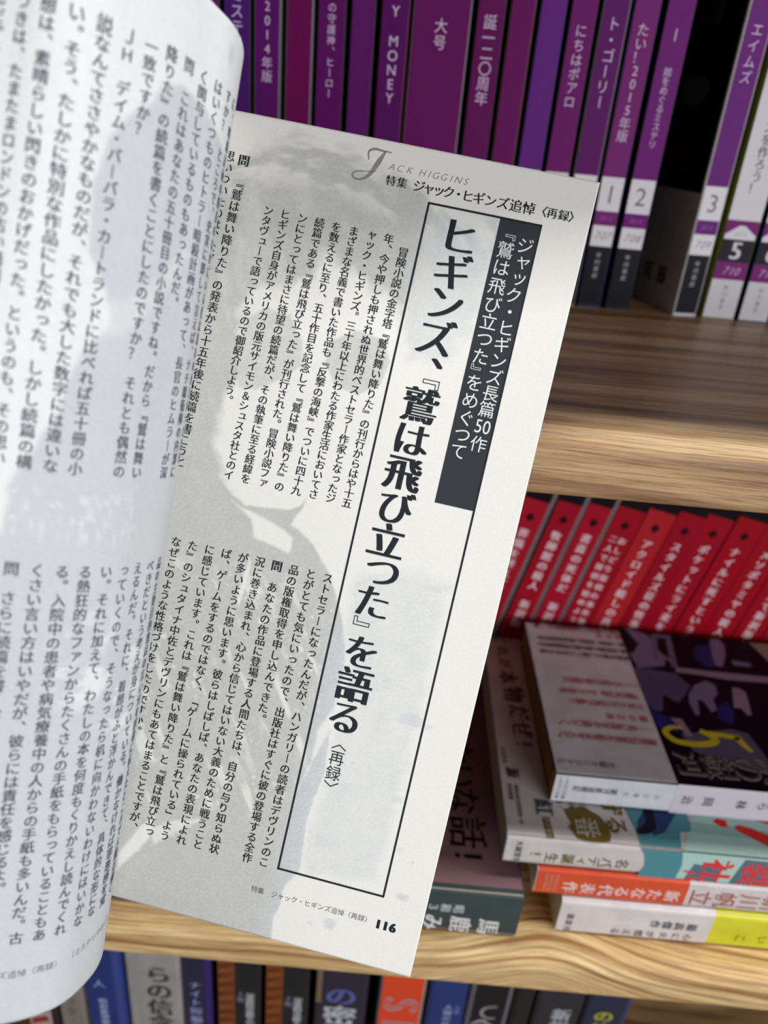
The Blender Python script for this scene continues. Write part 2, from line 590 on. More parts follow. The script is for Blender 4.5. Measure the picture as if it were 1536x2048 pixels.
magazine_white(172.8, 186.6, 'white magazine standing beyond the right edge of the photo', '7', '712', '幻想と怪奇の特集だ！', rgb(120, 130, 44))

# ------------------------------------------------------------------ red paperbacks leaning to the right
RG = 'red paperbacks on the middle shelf'
phi = math.radians(12.0)
LETW = rgb(232, 206, 212)
RB = [(58.6, 15.2, 'カリブ海の秘密新訳版', 'red paperback mostly hidden behind the magazine page, left end of the red row', True, (161, 20, 37)),
      (74.0, 15.8, '葬儀を終えて　新訳版', 'red paperback with grey-edged spine nearest the open page', True, (168, 25, 43)),
      (90.7, 14.9, '牧師館の殺人　新訳版', 'red paperback second from the open page, grey strip along its right edge', True, (161, 19, 39)),
      (105.8, 14.6, '書斎の死体だ　新訳版', 'red paperback left of the one with a two-line title', True, (167, 22, 45)),
      (120.7, 14.6, None, 'red paperback with a two-line title on its spine', False, (160, 19, 36)),
      (135.9, 14.7, 'アクロイド殺しの真相', 'brighter orange-red paperback right of the two-line title', False, (176, 35, 45)),
      (150.9, 14.2, 'スタイルズ荘の怪事件', 'red paperback second right of the two-line title', False, (156, 16, 36)),
      (165.0, 14.2, 'ポケットにライ麦をよ', 'red paperback third right of the two-line title', False, (160, 17, 36)),
      (180.8, 15.4, 'ナイルに死すという夜', 'red paperback second from the right edge of the photo', False, (161, 16, 32)),
      (212.2, 15.2, '葬儀を終えて新訳版よ', 'red paperback standing beyond the right edge of the photo, second from the row end', False, (160, 16, 32)),
      (228.2, 15.2, '死との約束という夜の', 'red paperback standing beyond the right edge of the photo, end of the row', False, (164, 18, 32)),
      (196.4, 15.0, 'メソポタミヤの殺人事', 'red paperback at the right edge of the photo', False, (160, 16, 32))]
for k, (xd, t, txt, lab, grey, colr) in enumerate(RB):
    zd = (125.5 - t / 2 * math.sin(phi)) / math.cos(phi)
    x0 = xd - t / 2 * math.cos(phi) - zd * math.sin(phi)
    root = book(lab, 'book', RG, t, 157, 105, (x0 * MM, 0.345, Z2 + t * math.sin(phi) * MM + 0.0002), (0, phi, 0),
                coat(rgb(120, 104, 108) if grey else rgb(150, 26, 38)), 'book', WHITE_BLOCK, 0.7)
    mb = MB()
    a1 = t - (2.3 if grey else 0.15)
    strip(mb, 0.15, a1, 0.3, 136.5, rgb(*colr))
    strip(mb, 0.15, a1, 136.5, 156.8, rgb(26, 18, 22))
    c = (t - (1.8 if grey else 0)) / 2
    mb.add([(c, -0.11, zd + 2.6), (c + 2.5, -0.11, zd), (c, -0.11, zd - 2.6), (c - 2.5, -0.11, zd)], [(0, 1, 2, 3)], rgb(44, 12, 22))
    mb.build('printed_spine', PRINT, root)
    if txt:
        lettering(root, [lambda m: vcol(m, txt, c, zd - 9.5, zd - 9.5 - 6.2 * (len(txt) - 1), 5.4, 'heavy', SM, LETW)])
    else:
        lettering(root, [lambda m: vcol(m, 'おしどり探偵の事件簿', c + 2.4, zd - 8.5, zd - 60, 4.2, 'heavy', SM, LETW),
                         lambda m: vcol(m, '二人で探偵を始めよう', c - 2.4, zd - 8.5, zd - 60, 4.2, 'heavy', SM, LETW)])

# ------------------------------------------------------------------ books lying flat, local height runs to the right, front cover up
FLAT = (0, math.pi / 2, 0)
def COVM(y0=0):
    return lambda a, b_: (-0.14 - y0, a, b_)
def covpoly(mb, pts, color, lift=0.0):
    poly(mb, [(max(p[0], 0.2), p[1]) for p in pts], lambda a, b_: (-0.12 - lift, a, b_), color)
def cov_put(mb, ch, y, z, size, sty, color, lift=0.06, rot=0.0):
    """character on a cover: its right is toward the spine, its top toward the book's top"""
    put(mb, ch, 0, 0, size, sty, lambda a, b_: (-0.14 - lift, y - a, z + b_), color, False, rot)
def cov_vcol(mb, text, y, z0, z1, size, sty, color):
    put_map = lambda a, b_: (-0.2, -a, b_)
    vcol(mb, text, -y, z0, z1, size, sty, put_map, color)

# T1: topmost paperback
root = book('paperback with white band and yellow 5, topmost of the flat stack', 'book', 'books lying flat on the middle shelf', 15.8, 152, 106, (0.079, 0.2324, 1.0705), FLAT,
            coat(rgb(28, 20, 44)), 'book', block_mat('brown_page_edges', rgb(150, 112, 84), 0), 1.0)
sleeve(root, 'paper_band', 15.8, 106, 0.3, 49.5, 0.10, 105, coat(rgb(224, 222, 230)))
mb = MB()
mb.add([(-0.2, -0.16, 49.5), (16, -0.16, 49.5), (16, -0.16, 151.6), (-0.2, -0.16, 151.6)], [(0, 1, 2, 3)], rgb(214, 206, 216))
mb.add([(0.3, 1.0, -0.05), (15.4, 1.0, -0.05), (15.4, 3.5, -0.05), (0.3, 3.5, -0.05)], [(0, 1, 2, 3)], rgb(206, 140, 50))
LAV, LAV2, BLU = rgb(128, 112, 150), rgb(150, 130, 152), rgb(44, 42, 118)
covpoly(mb, [(0.5, 49.6), (105.5, 49.6), (105.5, 151.5), (0.5, 151.5)], rgb(26, 14, 30))
covpoly(mb, [(108.9, 53.5), (105, 62.7), (102.7, 65.1), (84.0, 68.2), (78.2, 66.5), (74.8, 52.3), (85.7, 50.6), (94.8, 57.6)], LAV, .03)
covpoly(mb, [(105.2, 50.6), (105.2, 54), (94.8, 57.6), (86.0, 52.3), (90, 50)], rgb(24, 22, 24), .05)
covpoly(mb, [(75, 50), (74.9, 58.2), (72.6, 70.2), (64.3, 74.7), (56.2, 69.3), (50.8, 64.9), (56.0, 59.2), (43.8, 55.7), (43.8, 50.0)], rgb(92, 80, 120), .03)
covpoly(mb, [(105, 66.5), (105.3, 77), (78.1, 72.8), (77.8, 69.6), (90.4, 71.6), (102, 73.4), (102, 69), (82.4, 64.6), (82.4, 62.6)], rgb(112, 98, 134), .06)
covpoly(mb, [(92, 62.5), (94, 63), (84, 71), (82, 70)], LAV, .05)
covpoly(mb, [(104.5, 97.3), (105.4, 102.9), (100.4, 103.9), (91.3, 101.2), (81.7, 96.4), (82.5, 92.9), (94.0, 95.0)], LAV, .05)
covpoly(mb, [(98, 88), (100, 96), (84, 97), (80, 88), (88, 84)], rgb(54, 46, 112), .03)
covpoly(mb, [(78.1, 71.8), (77.3, 84.3), (77.0, 101.2), (76.6, 151), (72.5, 151), (71.6, 95.0), (73.5, 81.4), (74.0, 70.6)], LAV2, .07)
covpoly(mb, [(88, 103), (87, 112), (84, 112), (84, 103)], LAV, .05)
covpoly(mb, [(65.2, 77.0), (69.4, 83.8), (66.7, 87.4), (59.7, 86.3), (56.2, 83.0), (48.4, 82.0), (46.3, 78.9), (53.7, 77.4), (54.6, 75.2), (43.8, 72.5), (43.5, 70.5), (51.5, 70.3), (57.7, 71.8)], LAV, .05)
covpoly(mb, [(65.9, 95.4), (65.7, 98.7), (62.9, 100.9), (56.7, 99.7), (47.1, 97.6), (46.2, 95.7), (51.2, 94.1), (50.8, 90.7)], LAV2, .05)
covpoly(mb, [(49.7, 82.4), (55.3, 89.1), (48.3, 89.8), (42.4, 88.1), (38.7, 85.2), (42.0, 80.5)], BLU, .05)
covpoly(mb, [(49.0, 50.3), (43.3, 52.1), (39.8, 59.6), (30.6, 59.5), (32.3, 50.5), (36.4, 50.0)], BLU, .05)
covpoly(mb, [(40, 58), (40, 63), (29, 65), (29, 62)], LAV2, .06)
covpoly(mb, [(20, 62), (30, 60), (36, 84), (34, 91), (10, 95), (12, 80)], rgb(96, 88, 120), .04)
covpoly(mb, [(105.3, 118.5), (105.3, 140), (90, 138), (86, 124)], rgb(150, 134, 120), .05)
covpoly(mb, [(94, 124), (90, 138), (82, 150), (84, 128)], BLU, .06)
FIVE = [(33.9, 68.9), (33.4, 73.7), (31.5, 87.4), (24.2, 88.3), (22.5, 86.2), (28.3, 83.3), (28.9, 76.9)]
stroke(mb, [(22.6, 88.3), (26.5, 86.2), (31.2, 84.6)], [1.8, 3.2, 3.6], COVM(.1), rgb(212, 196, 40))
stroke(mb, [(30.6, 85.8), (31.2, 79.5), (31.8, 72.6)], [3.0, 3.0, 3.0], COVM(.1), rgb(212, 196, 40))
stroke(mb, [(33.0, 69.0), (30.0, 73.5), (26.6, 73.4), (24.2, 66.0), (24.8, 57.0), (27.8, 53.6), (31.0, 53.2), (33.6, 56.6), (33.9, 61.6)], [3.0, 3.4, 3.6, 3.4, 3.2, 3.0, 2.8, 2.2, 1.2], COVM(.12), rgb(212, 196, 40))
for ch, z in (('河', 58.8), ('銀', 70.5), ('の', 82.2), ('駅', 93.5), ('五', 105)):
    cov_put(mb, ch, 11.6, z, 15.0, 'heavy', rgb(150, 144, 146), .06)
    cov_put(mb, ch, 12.0, z, 15.0, 'small', rgb(70, 62, 68), .1)
for (y, z1, z0, txt) in ((60.5, 11.5, 46.7, '――大人気の駅伝戦記、'), (52.5, 8.5, 46.5, '『銀の汽笛』から三年後、'), (45.5, 14.6, 45.6, '少年たちは再び集う'),
                         (37.2, 30.2, 45.3, '敵の正体'), (30.8, 5.0, 45.3, '――長い旅はまだ続いてく、'), (22.9, 3.8, 45.2, '運命の列車が今動き出すのだ。')):
    cov_vcol(mb, txt, y, z0, z1, 4.4, 'body', rgb(188, 82, 88))
cov_vcol(mb, '文庫オリジナル', 7.0, 23.9, 3.1, 3.6, 'body', rgb(110, 108, 116))
for (y, z0, z1, txt, cc) in ((103.2, 49, 6.3, '全国の書店で話題騒然の一冊', (150, 70, 84)), (99, 48, 38, '新刊刊', (160, 84, 92)), (92.6, 48.5, 6.3, '第一巻第二巻第三巻好評発売中', (92, 84, 92)),
                             (87, 48.5, 6, '続く第四巻と第五巻も同時発売だ', (92, 84, 92)), (81.3, 48.5, 6.5, '装画も新たに甦った名作全集', (88, 80, 88))):
    cov_vcol(mb, txt, y, z0, z1, 3.9, 'bold', rgb(*cc))
SMT = lambda a, b_: (a, -0.2, b_)
for ch, z in (('治', 55.3), ('岡', 63.8), ('林', 77.4), ('ら', 86.3), ('す', 98)):
    put(mb, ch, 7.9, z, 5.0, 'body', SMT, rgb(74, 72, 80))
vcol(mb, '銀河鉄道戦記', 7.2, 25, 9.6, 3.2, 'body', SMT, rgb(96, 94, 104))
vcol(mb, 'の少年た', 8.0, 42.7, 30.1, 2.8, 'small', SMT, rgb(96, 94, 104))
for i, ch in enumerate('ハヤカワ文庫'):
    put(mb, ch, 2.2 + i * 2.1, 5.0, 2.1, 'small', SMT, rgb(96, 94, 104), False)
    put(mb, ch, 2.2 + i * 2.1, 2.4, 2.0, 'small', SMT, rgb(96, 94, 104), False)
for y0, y1, cc in ((70, 84, (18, 20, 30)), (48, 54, BLU), (56, 64, BLU), (38, 47, BLU), (2.5, 30, (22, 26, 30))):
    cc = cc if len(cc) == 4 else rgb(*cc)
    mb.add([(0.1, y0, -0.05), (1.6, y0, -0.05), (1.6, y1, -0.05), (0.1, y1, -0.05)], [(0, 1, 2, 3)], cc)
mb.build('cover_print', PRINT, root)

# T2: white, teal and mint book
root = book('white book with teal figure and olive lettering, second in the flat stack', 'book', 'books lying flat on the middle shelf', 15.8, 188, 131, (0.060, 0.2135, 1.0545), FLAT,
            coat(rgb(214, 206, 204), 0.35), 'book', block_mat('beige_page_edges', rgb(190, 178, 160), 0), 2.6)  # page edges in a greyer, duller beige
mb = MB()
OL, TE, MI, SL = rgb(112, 92, 40), rgb(84, 142, 152), rgb(176, 208, 198), rgb(92, 116, 132)
covpoly(mb, [(0.2, 69), (10, 74), (13, 76.9), (60, 76.9), (130, 80), (130, 187), (0.2, 187)], MI)
covpoly(mb, [(60, 50), (19.9, 50), (8, 52.4), (1.0, 52.3), (1.0, 68.7), (9.0, 70.3), (10.1, 75.8), (60, 77.9)], TE, .03)
covpoly(mb, [(20.3, 59.2), (21.4, 73.6), (8.4, 64.3), (5.9, 59.1), (8.7, 57.8), (7.2, 52.8), (13.0, 54.3)], rgb(44, 62, 110), .05)
stroke(mb, [(7.4, 52.5), (8.6, 56.5), (12.5, 59.5), (21, 60)], [2, 4, 4.4, 4], COVM(.04), rgb(20, 22, 40))
covpoly(mb, [(14.9, 76.3), (13.2, 107.7), (12.0, 140), (7.5, 140), (8.5, 105.8), (9.6, 75.1)], rgb(150, 186, 178), .05)
covpoly(mb, [(15.9, 85.9), (18.0, 88.3), (17.1, 91.8), (14.0, 91.6), (13.4, 88.9)], rgb(214, 50, 48), .07)
covpoly(mb, [(14.3, 94.2), (15.5, 96.4), (14.1, 101.7), (11.6, 107.1), (8, 114), (4, 112), (5.9, 104.7), (10.1, 98.1), (12.3, 94.7)], rgb(214, 50, 48), .07)
covpoly(mb, [(19, 103), (22, 112), (17, 110)], rgb(200, 48, 48), .07)
covpoly(mb, [(15.5, 24.2), (17.9, 32.7), (13.5, 38.9), (10.3, 40.6), (4.7, 41.6), (1.3, 40.6), (0.2, 36.3), (0.3, 31.7), (1.4, 27.4), (6.8, 24.9), (8.4, 26.4)], OL, .03)
cov_put(mb, '番', 7.2, 32.6, 10.5, 'line', rgb(190, 182, 166), .06)
cov_put(mb, '守', 19.5, 45.3, 10.0, 'heavy', OL)
cov_put(mb, 'る', 9.4, 45.0, 9.6, 'heavy', OL)
cov_put(mb, '紅', 15.4, 16.4, 8.4, 'heavy', rgb(60, 74, 80))
covpoly(mb, [(10.0, 14.9), (10.8, 17.8), (0.4, 18.4), (0.2, 15.4)], OL, .03)
for i, ch in enumerate('朝子署長'):
    cov_put(mb, ch, 9.0 - i * 2.5, 16.6, 2.4, 'line', rgb(190, 182, 166), .06)
for i, ch in enumerate('推理小説大賞受賞第一作'):
    cov_put(mb, ch, 25.3 - i * 1.85, 6.1, 1.9, 'bold', rgb(70, 62, 62))
for i, ch in enumerate('作家推薦'):
    cov_put(mb, ch, 25.5 - i * 2.2, 3.3, 2.1, 'bold', rgb(92, 58, 58))
for i, ch in enumerate('刑事の'):
    cov_put(mb, ch, 23.0 - i * 3.1, 28.2, 3.0, 'bold', rgb(70, 74, 76))
    cov_put(mb, '新米と'[i], 23.0 - i * 3.1, 32.8, 3.0, 'bold', rgb(70, 74, 76))
    cov_put(mb, '町を！'[i], 22.0 - i * 3.1, 23.2, 2.6, 'body', rgb(70, 74, 76))
for ch, y, z, s in zip('これが本物だぜ！', (129.3, 118.8, 108.6, 97.5, 84.5, 72.0, 60.5, 48.5), (8.9, 9.4, 9.6, 10.0, 11.6, 12.6, 12.8, 12.6), (7.4, 7.4, 7.4, 11, 11.5, 11, 11, 10)):
    cov_put(mb, ch, y, z, s, 'heavy', rgb(98, 66, 66))
cov_put(mb, '源', 33.0, 5.4, 6.0, 'heavy', rgb(64, 52, 58))
for i, ch in enumerate('人気作家'):
    cov_put(mb, ch, 47 - i * 2.6, 2.6, 2.4, 'bold', rgb(150, 92, 92))
TS = lambda a, b_: (a, -0.12, b_)
poly(mb, [(0.6, 52.5), (0.6, 69.0), (8, 70.5), (17, 69.6), (17, 54), (10, 56), (4, 54.6)], TS, TE)
TS2 = lambda a, b_: (a, -0.11, b_)
poly(mb, [(0.4, 69), (0.4, 187), (15.6, 187), (15.6, 69)], TS2, MI)
TS3 = lambda a, b_: (a, -0.13, b_)
poly(mb, [(6.5, 75), (7.5, 87), (15.6, 86), (15.6, 73)], TS3, SL)
poly(mb, [(1.6, 94), (1.8, 118), (15.6, 118), (15.6, 91)], TS3, SL)
TS4 = lambda a, b_: (a, -0.15, b_)
RD = rgb(226, 60, 60)
for i, (ch, z) in enumerate((('社', 84.5), ('裂', 100.5), ('破', 117))):
    put(mb, ch, 9.6, z, 13.5, 'heavy', TS4, RD)
poly(mb, [(11, 71), (12.5, 76), (11.5, 77), (10.4, 73)], TS4, RD)
poly(mb, [(14, 73.5), (14.8, 82), (15.6, 82), (15.2, 73)], TS4, RD)
for ch, z in zip('！生誕ィデバ名', (12.4, 18.9, 25.5, 31.0, 36.0, 41.0, 47.2)):
    put(mb, ch, 10.4, z, 5.6 if ch not in 'ィ' else 4.6, 'bold', TS, rgb(128, 112, 70))
for i, ch in enumerate('大誠堂社'):
    put(mb, ch, 3.9 + i * 3.3, 5.4, 3.0, 'bold', TS, rgb(96, 100, 104), False)
mb.build('cover_print', PRINT, root)
o = sleeve(root, 'cover_edge', 15.8, 131, -0.35, 0.0, 0.02, 131, coat(rgb(70, 116, 124)), 2.6)

# T3: orange band
root = book('book with orange band and brown author lettering, third in the flat stack', 'book', 'books lying flat on the middle shelf', 14.8, 188, 130, (0.0745, 0.2125, 1.0384), FLAT,
            coat(rgb(224, 214, 212)), 'book', WHITE_BLOCK, 1.8)
sleeve(root, 'paper_band', 14.8, 130, 0.3, 61.5, 0.10, 129, coat(rgb(226, 84, 46)), 1.8)
mb = MB()
for ch, z in zip('作表代るなた新', (14.4, 21.6, 28.9, 35.5, 42.2, 48.8, 55.9)):
    put(mb, ch, 9.0, z, 6.6, 'bold', SMT, rgb(240, 206, 200))
for i, ch in enumerate('推理作家協会'):
    put(mb, ch, 3.2 + i * 1.7, 8.4, 1.7, 'small', SMT, rgb(236, 160, 140), False)
    put(mb, ch, 3.2 + i * 1.7, 6.2, 1.7, 'small', SMT, rgb(236, 160, 140), False)
    put(mb, ch, 3.2 + i * 1.7, 4.2, 1.7, 'small', SMT, rgb(236, 160, 140), False)
for ch, z in zip('立帆川新', (67.6, 77.4, 87.2, 96.6)):
    put(mb, ch, 8.6, z, 9.6, 'line', SMT, rgb(176, 92, 72))
mb.build('spine_lettering', PRINT, root)

# T4: white and yellow
root = book('white book with a yellow upper spine, bottom of the flat stack', 'book', 'books lying flat on the middle shelf', 20.2, 188, 130, (0.0870, 0.2108, 1.0233), FLAT,
            coat(rgb(226, 222, 52)), 'book', WHITE_BLOCK, 2.4)
sleeve(root, 'paper_band', 20.2, 130, 0.0, 63.0, 0.10, 129, coat(rgb(226, 218, 218)), 2.4)
mb = MB()
for ch, z in zip('作傑高最', (40.0, 45.0, 50.0, 55.2)):
    put(mb, ch, 9.6, z, 4.7, 'bold', SMT, rgb(96, 100, 106))
for ch, z in zip('る燃が火に心', (24.6, 34.5, 39.4, 45.0, 50.0, 55.0)):
    put(mb, ch, 16.0, z, 4.0, 'body', SMT, rgb(110, 106, 108))
put(mb, 'え', 16.0, 29.6, 4.0, 'body', SMT, rgb(110, 106, 108))
for i, ch in enumerate('講談社'):
    put(mb, ch, 9.4 + i * 4.0, 4.9, 3.2, 'bold', SMT, rgb(120, 118, 122), False)
put(mb, 'い', 13.4, 85.5, 5.0, 'line', TS, rgb(118, 112, 40))
put(mb, 'こ', 13.6, 76.5, 5.0, 'line', TS, rgb(118, 112, 40))
mb.build('spine_lettering', PRINT, root)

# L: pink-covered book with grey-green spine
root = book('dusky pink book with a dark green spine lying left of the flat stack', 'book', 'books lying flat on the middle shelf', 25.3, 188, 131, (-0.118, 0.2065, 1.0285), FLAT,
            coat(rgb(58, 74, 74), 0.3), 'book', WHITE_BLOCK, 2.6)
mb = MB()
covpoly(mb, [(3, 0.2), (130.5, 0.2), (130.5, 187.6), (3, 187.6)], rgb(140, 106, 110))
for ch, y, z, s in (('！', 13.0, 166.5, 15), ('話', 29.0, 166.8, 17.5), ('な', 46.5, 166.0, 16), ('い', 61.0, 166.0, 15), ('た', 76.0, 166.0, 15), ('み', 92.0, 166.0, 15)):
    cov_put(mb, ch, y, z, s, 'body', rgb(28, 22, 26))
for ch, z in zip('馬鹿みたいな話', (176.2, 164.6, 153.2, 141.8, 130.4, 119, 107)):
    put(mb, ch, 20.0, z, 9.6, 'bold', TS, rgb(226, 224, 226))
for ch, z in zip('昭和３６年の', (162.9, 157.6, 152.6, 147.6, 142.4, 137)):
    put(mb, ch, 10.6, z, 4.9, 'bold', TS, rgb(196, 204, 206))
mb.build('cover_print', PRINT, root)

# ------------------------------------------------------------------ lower shelf: upright hardbacks seen from above
LG = 'books on the lower shelf'
ZL = Z3
def low(x0, x1, h, base, label, draw, lean=0.0, y=0.240, d=128, edge=None):
    t = x1 - x0
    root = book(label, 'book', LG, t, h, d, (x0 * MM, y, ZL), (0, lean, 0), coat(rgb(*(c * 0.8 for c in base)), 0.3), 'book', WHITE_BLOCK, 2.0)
    mb = MB()
    draw(mb, t)
    if mb.n:
        mb.build('spine_print', PRINT, root)
    return root
def vt(mb, text, x, ztop, size, pitch, sty, color):
    for i, ch in enumerate(text):
        put(mb, ch, x, ztop - i * pitch, size, sty, SM, color)
def d_red(mb, t):
    strip(mb, 0.5, t - 3.6, 60, 128, rgb(178, 160, 150))
    for k in range(6):
        poly(mb, [(1, 60 + k * 9), (t - 5, 64 + k * 9), (t - 6, 69 + k * 9), (2, 66 + k * 9)], TS, rgb(150, 50, 58) if k % 2 else rgb(66, 48, 54))
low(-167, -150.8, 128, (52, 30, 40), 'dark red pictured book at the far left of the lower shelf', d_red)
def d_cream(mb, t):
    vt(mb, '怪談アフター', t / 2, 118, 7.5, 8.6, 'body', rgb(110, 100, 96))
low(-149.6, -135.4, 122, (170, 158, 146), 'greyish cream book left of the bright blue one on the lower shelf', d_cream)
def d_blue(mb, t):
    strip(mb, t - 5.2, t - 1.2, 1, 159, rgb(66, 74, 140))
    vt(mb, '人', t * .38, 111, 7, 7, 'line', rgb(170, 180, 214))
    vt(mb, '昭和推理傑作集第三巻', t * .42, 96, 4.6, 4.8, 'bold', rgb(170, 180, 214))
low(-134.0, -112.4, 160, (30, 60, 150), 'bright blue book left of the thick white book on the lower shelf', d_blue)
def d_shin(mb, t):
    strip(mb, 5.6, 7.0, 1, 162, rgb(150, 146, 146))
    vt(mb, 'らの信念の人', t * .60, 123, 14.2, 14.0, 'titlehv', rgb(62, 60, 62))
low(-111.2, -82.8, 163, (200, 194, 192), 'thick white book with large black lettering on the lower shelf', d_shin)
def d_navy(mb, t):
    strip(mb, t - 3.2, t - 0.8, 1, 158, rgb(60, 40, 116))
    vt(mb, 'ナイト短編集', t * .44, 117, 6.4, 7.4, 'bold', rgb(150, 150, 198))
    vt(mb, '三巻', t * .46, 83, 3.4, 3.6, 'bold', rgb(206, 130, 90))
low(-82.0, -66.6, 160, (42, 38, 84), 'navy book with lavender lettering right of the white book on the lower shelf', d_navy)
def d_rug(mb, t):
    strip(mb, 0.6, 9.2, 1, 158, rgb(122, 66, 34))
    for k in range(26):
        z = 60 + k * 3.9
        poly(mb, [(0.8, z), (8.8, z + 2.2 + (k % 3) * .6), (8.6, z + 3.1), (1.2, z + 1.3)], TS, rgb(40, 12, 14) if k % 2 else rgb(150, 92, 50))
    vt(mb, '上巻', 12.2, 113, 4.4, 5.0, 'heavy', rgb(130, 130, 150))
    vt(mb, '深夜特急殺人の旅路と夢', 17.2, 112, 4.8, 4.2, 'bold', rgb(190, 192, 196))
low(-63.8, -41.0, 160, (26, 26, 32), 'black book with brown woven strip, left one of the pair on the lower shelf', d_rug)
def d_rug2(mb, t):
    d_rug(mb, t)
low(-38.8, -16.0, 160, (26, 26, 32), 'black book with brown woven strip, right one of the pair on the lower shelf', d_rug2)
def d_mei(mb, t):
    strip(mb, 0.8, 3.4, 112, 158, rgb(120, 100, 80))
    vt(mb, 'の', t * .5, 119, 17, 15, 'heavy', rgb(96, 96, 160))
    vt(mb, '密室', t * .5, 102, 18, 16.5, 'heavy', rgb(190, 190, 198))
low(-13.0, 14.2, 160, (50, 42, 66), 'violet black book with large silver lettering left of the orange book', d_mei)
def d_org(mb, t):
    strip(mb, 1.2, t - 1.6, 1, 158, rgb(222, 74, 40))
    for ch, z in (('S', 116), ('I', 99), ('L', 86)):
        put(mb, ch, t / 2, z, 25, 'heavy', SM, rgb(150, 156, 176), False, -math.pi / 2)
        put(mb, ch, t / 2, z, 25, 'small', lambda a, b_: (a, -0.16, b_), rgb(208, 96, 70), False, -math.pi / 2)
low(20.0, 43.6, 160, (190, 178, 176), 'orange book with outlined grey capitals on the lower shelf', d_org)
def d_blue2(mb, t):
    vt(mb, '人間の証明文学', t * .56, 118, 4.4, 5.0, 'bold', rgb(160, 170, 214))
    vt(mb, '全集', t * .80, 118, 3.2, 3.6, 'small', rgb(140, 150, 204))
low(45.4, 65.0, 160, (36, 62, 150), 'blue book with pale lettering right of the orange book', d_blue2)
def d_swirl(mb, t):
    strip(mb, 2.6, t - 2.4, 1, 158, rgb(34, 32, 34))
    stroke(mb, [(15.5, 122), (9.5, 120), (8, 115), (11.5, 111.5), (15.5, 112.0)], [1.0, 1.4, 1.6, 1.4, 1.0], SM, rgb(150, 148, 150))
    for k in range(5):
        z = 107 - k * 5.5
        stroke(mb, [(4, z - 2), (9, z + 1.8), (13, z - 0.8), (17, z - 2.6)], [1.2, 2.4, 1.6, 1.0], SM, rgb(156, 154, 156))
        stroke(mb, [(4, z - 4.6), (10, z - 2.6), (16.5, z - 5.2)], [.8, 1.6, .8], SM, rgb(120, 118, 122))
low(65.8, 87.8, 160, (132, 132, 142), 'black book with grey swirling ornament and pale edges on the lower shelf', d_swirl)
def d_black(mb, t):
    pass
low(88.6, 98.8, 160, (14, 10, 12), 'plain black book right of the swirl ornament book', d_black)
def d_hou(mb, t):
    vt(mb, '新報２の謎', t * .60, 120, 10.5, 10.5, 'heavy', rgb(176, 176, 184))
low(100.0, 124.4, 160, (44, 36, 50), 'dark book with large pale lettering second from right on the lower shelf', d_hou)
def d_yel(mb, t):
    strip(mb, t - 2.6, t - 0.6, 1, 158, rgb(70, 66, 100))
    vt(mb, 'の捜査網', t * .48, 122, 10.5, 11, 'heavy', rgb(176, 170, 60))
low(125.2, 148.0, 160, (30, 34, 78), 'navy book with yellow lettering, last one on the lower shelf', d_yel)

# ------------------------------------------------------------------ the open magazine
PO = Vector((-0.12830834, 0.14364939, 1.1131758))
PH = Vector((0.98816951, -0.12345524, -0.09099358))
PV = Vector((0.13335672, 0.39865091, 0.90735519))
PN = Vector((-0.07574308, -0.90875533, 0.41039826))
mag = empty('open_magazine', 'open magazine held up before the shelves, left page curling over the right page', 'magazine', tuple(PO))
mag.matrix_world = Matrix(((PH.x, PV.x, PN.x, PO.x), (PH.y, PV.y, PN.y, PO.y), (PH.z, PV.z, PN.z, PO.z), (0, 0, 0, 1)))
# value noise on arrays
def vnoise(x, y, sc, seed, octv=3):
    out = np.zeros_like(x)
    amp, tot = 1.0, 0.0
    r = np.random.default_rng(seed)
    for o_ in range(octv):
        tab = r.random((256, 256))
        X, Y = x / sc + 500, y / sc + 500
        xi, yi = np.floor(X).astype(int), np.floor(Y).astype(int)
        fx, fy = X - xi, Y - yi
        fx, fy = fx * fx * (3 - 2 * fx), fy * fy * (3 - 2 * fy)
        g = lambda a, b_: tab[a % 256, b_ % 256]
        out += amp * ((g(xi, yi) * (1 - fx) + g(xi + 1, yi) * fx) * (1 - fy) + (g(xi, yi + 1) * (1 - fx) + g(xi + 1, yi + 1) * fx) * fy)
        tot += amp
        amp *= 0.55
        sc *= 0.5
    return out / tot

def pmask(x, y, pts, soft, rag=0.0, seed=1, rsc=2.0):
    """1 inside the polygon, 0 outside, with a soft or ragged border (mm)"""
    P = np.array(pts, float)
    Q = np.roll(P, -1, 0)
    d = np.full(x.shape, 1e9)
    ins = np.zeros(x.shape, bool)
    for (ax, ay), (bx, by) in zip(P, Q):
        ex, ey = bx - ax, by - ay
        t = np.clip(((x - ax) * ex + (y - ay) * ey) / (ex * ex + ey * ey + 1e-9), 0, 1)
        d = np.minimum(d, np.hypot(x - ax - t * ex, y - ay - t * ey))
        c = ((ay > y) != (by > y))
        xi = ax + (y - ay) * ex / (ey if abs(ey) > 1e-9 else 1e-9)
        ins ^= c & (x < xi)
    sd = np.where(ins, d, -d)
    if rag:
        sd = sd + (vnoise(x, y, rsc, seed) - 0.5) * 2 * rag
    return np.clip(0.5 + sd / soft, 0, 1)

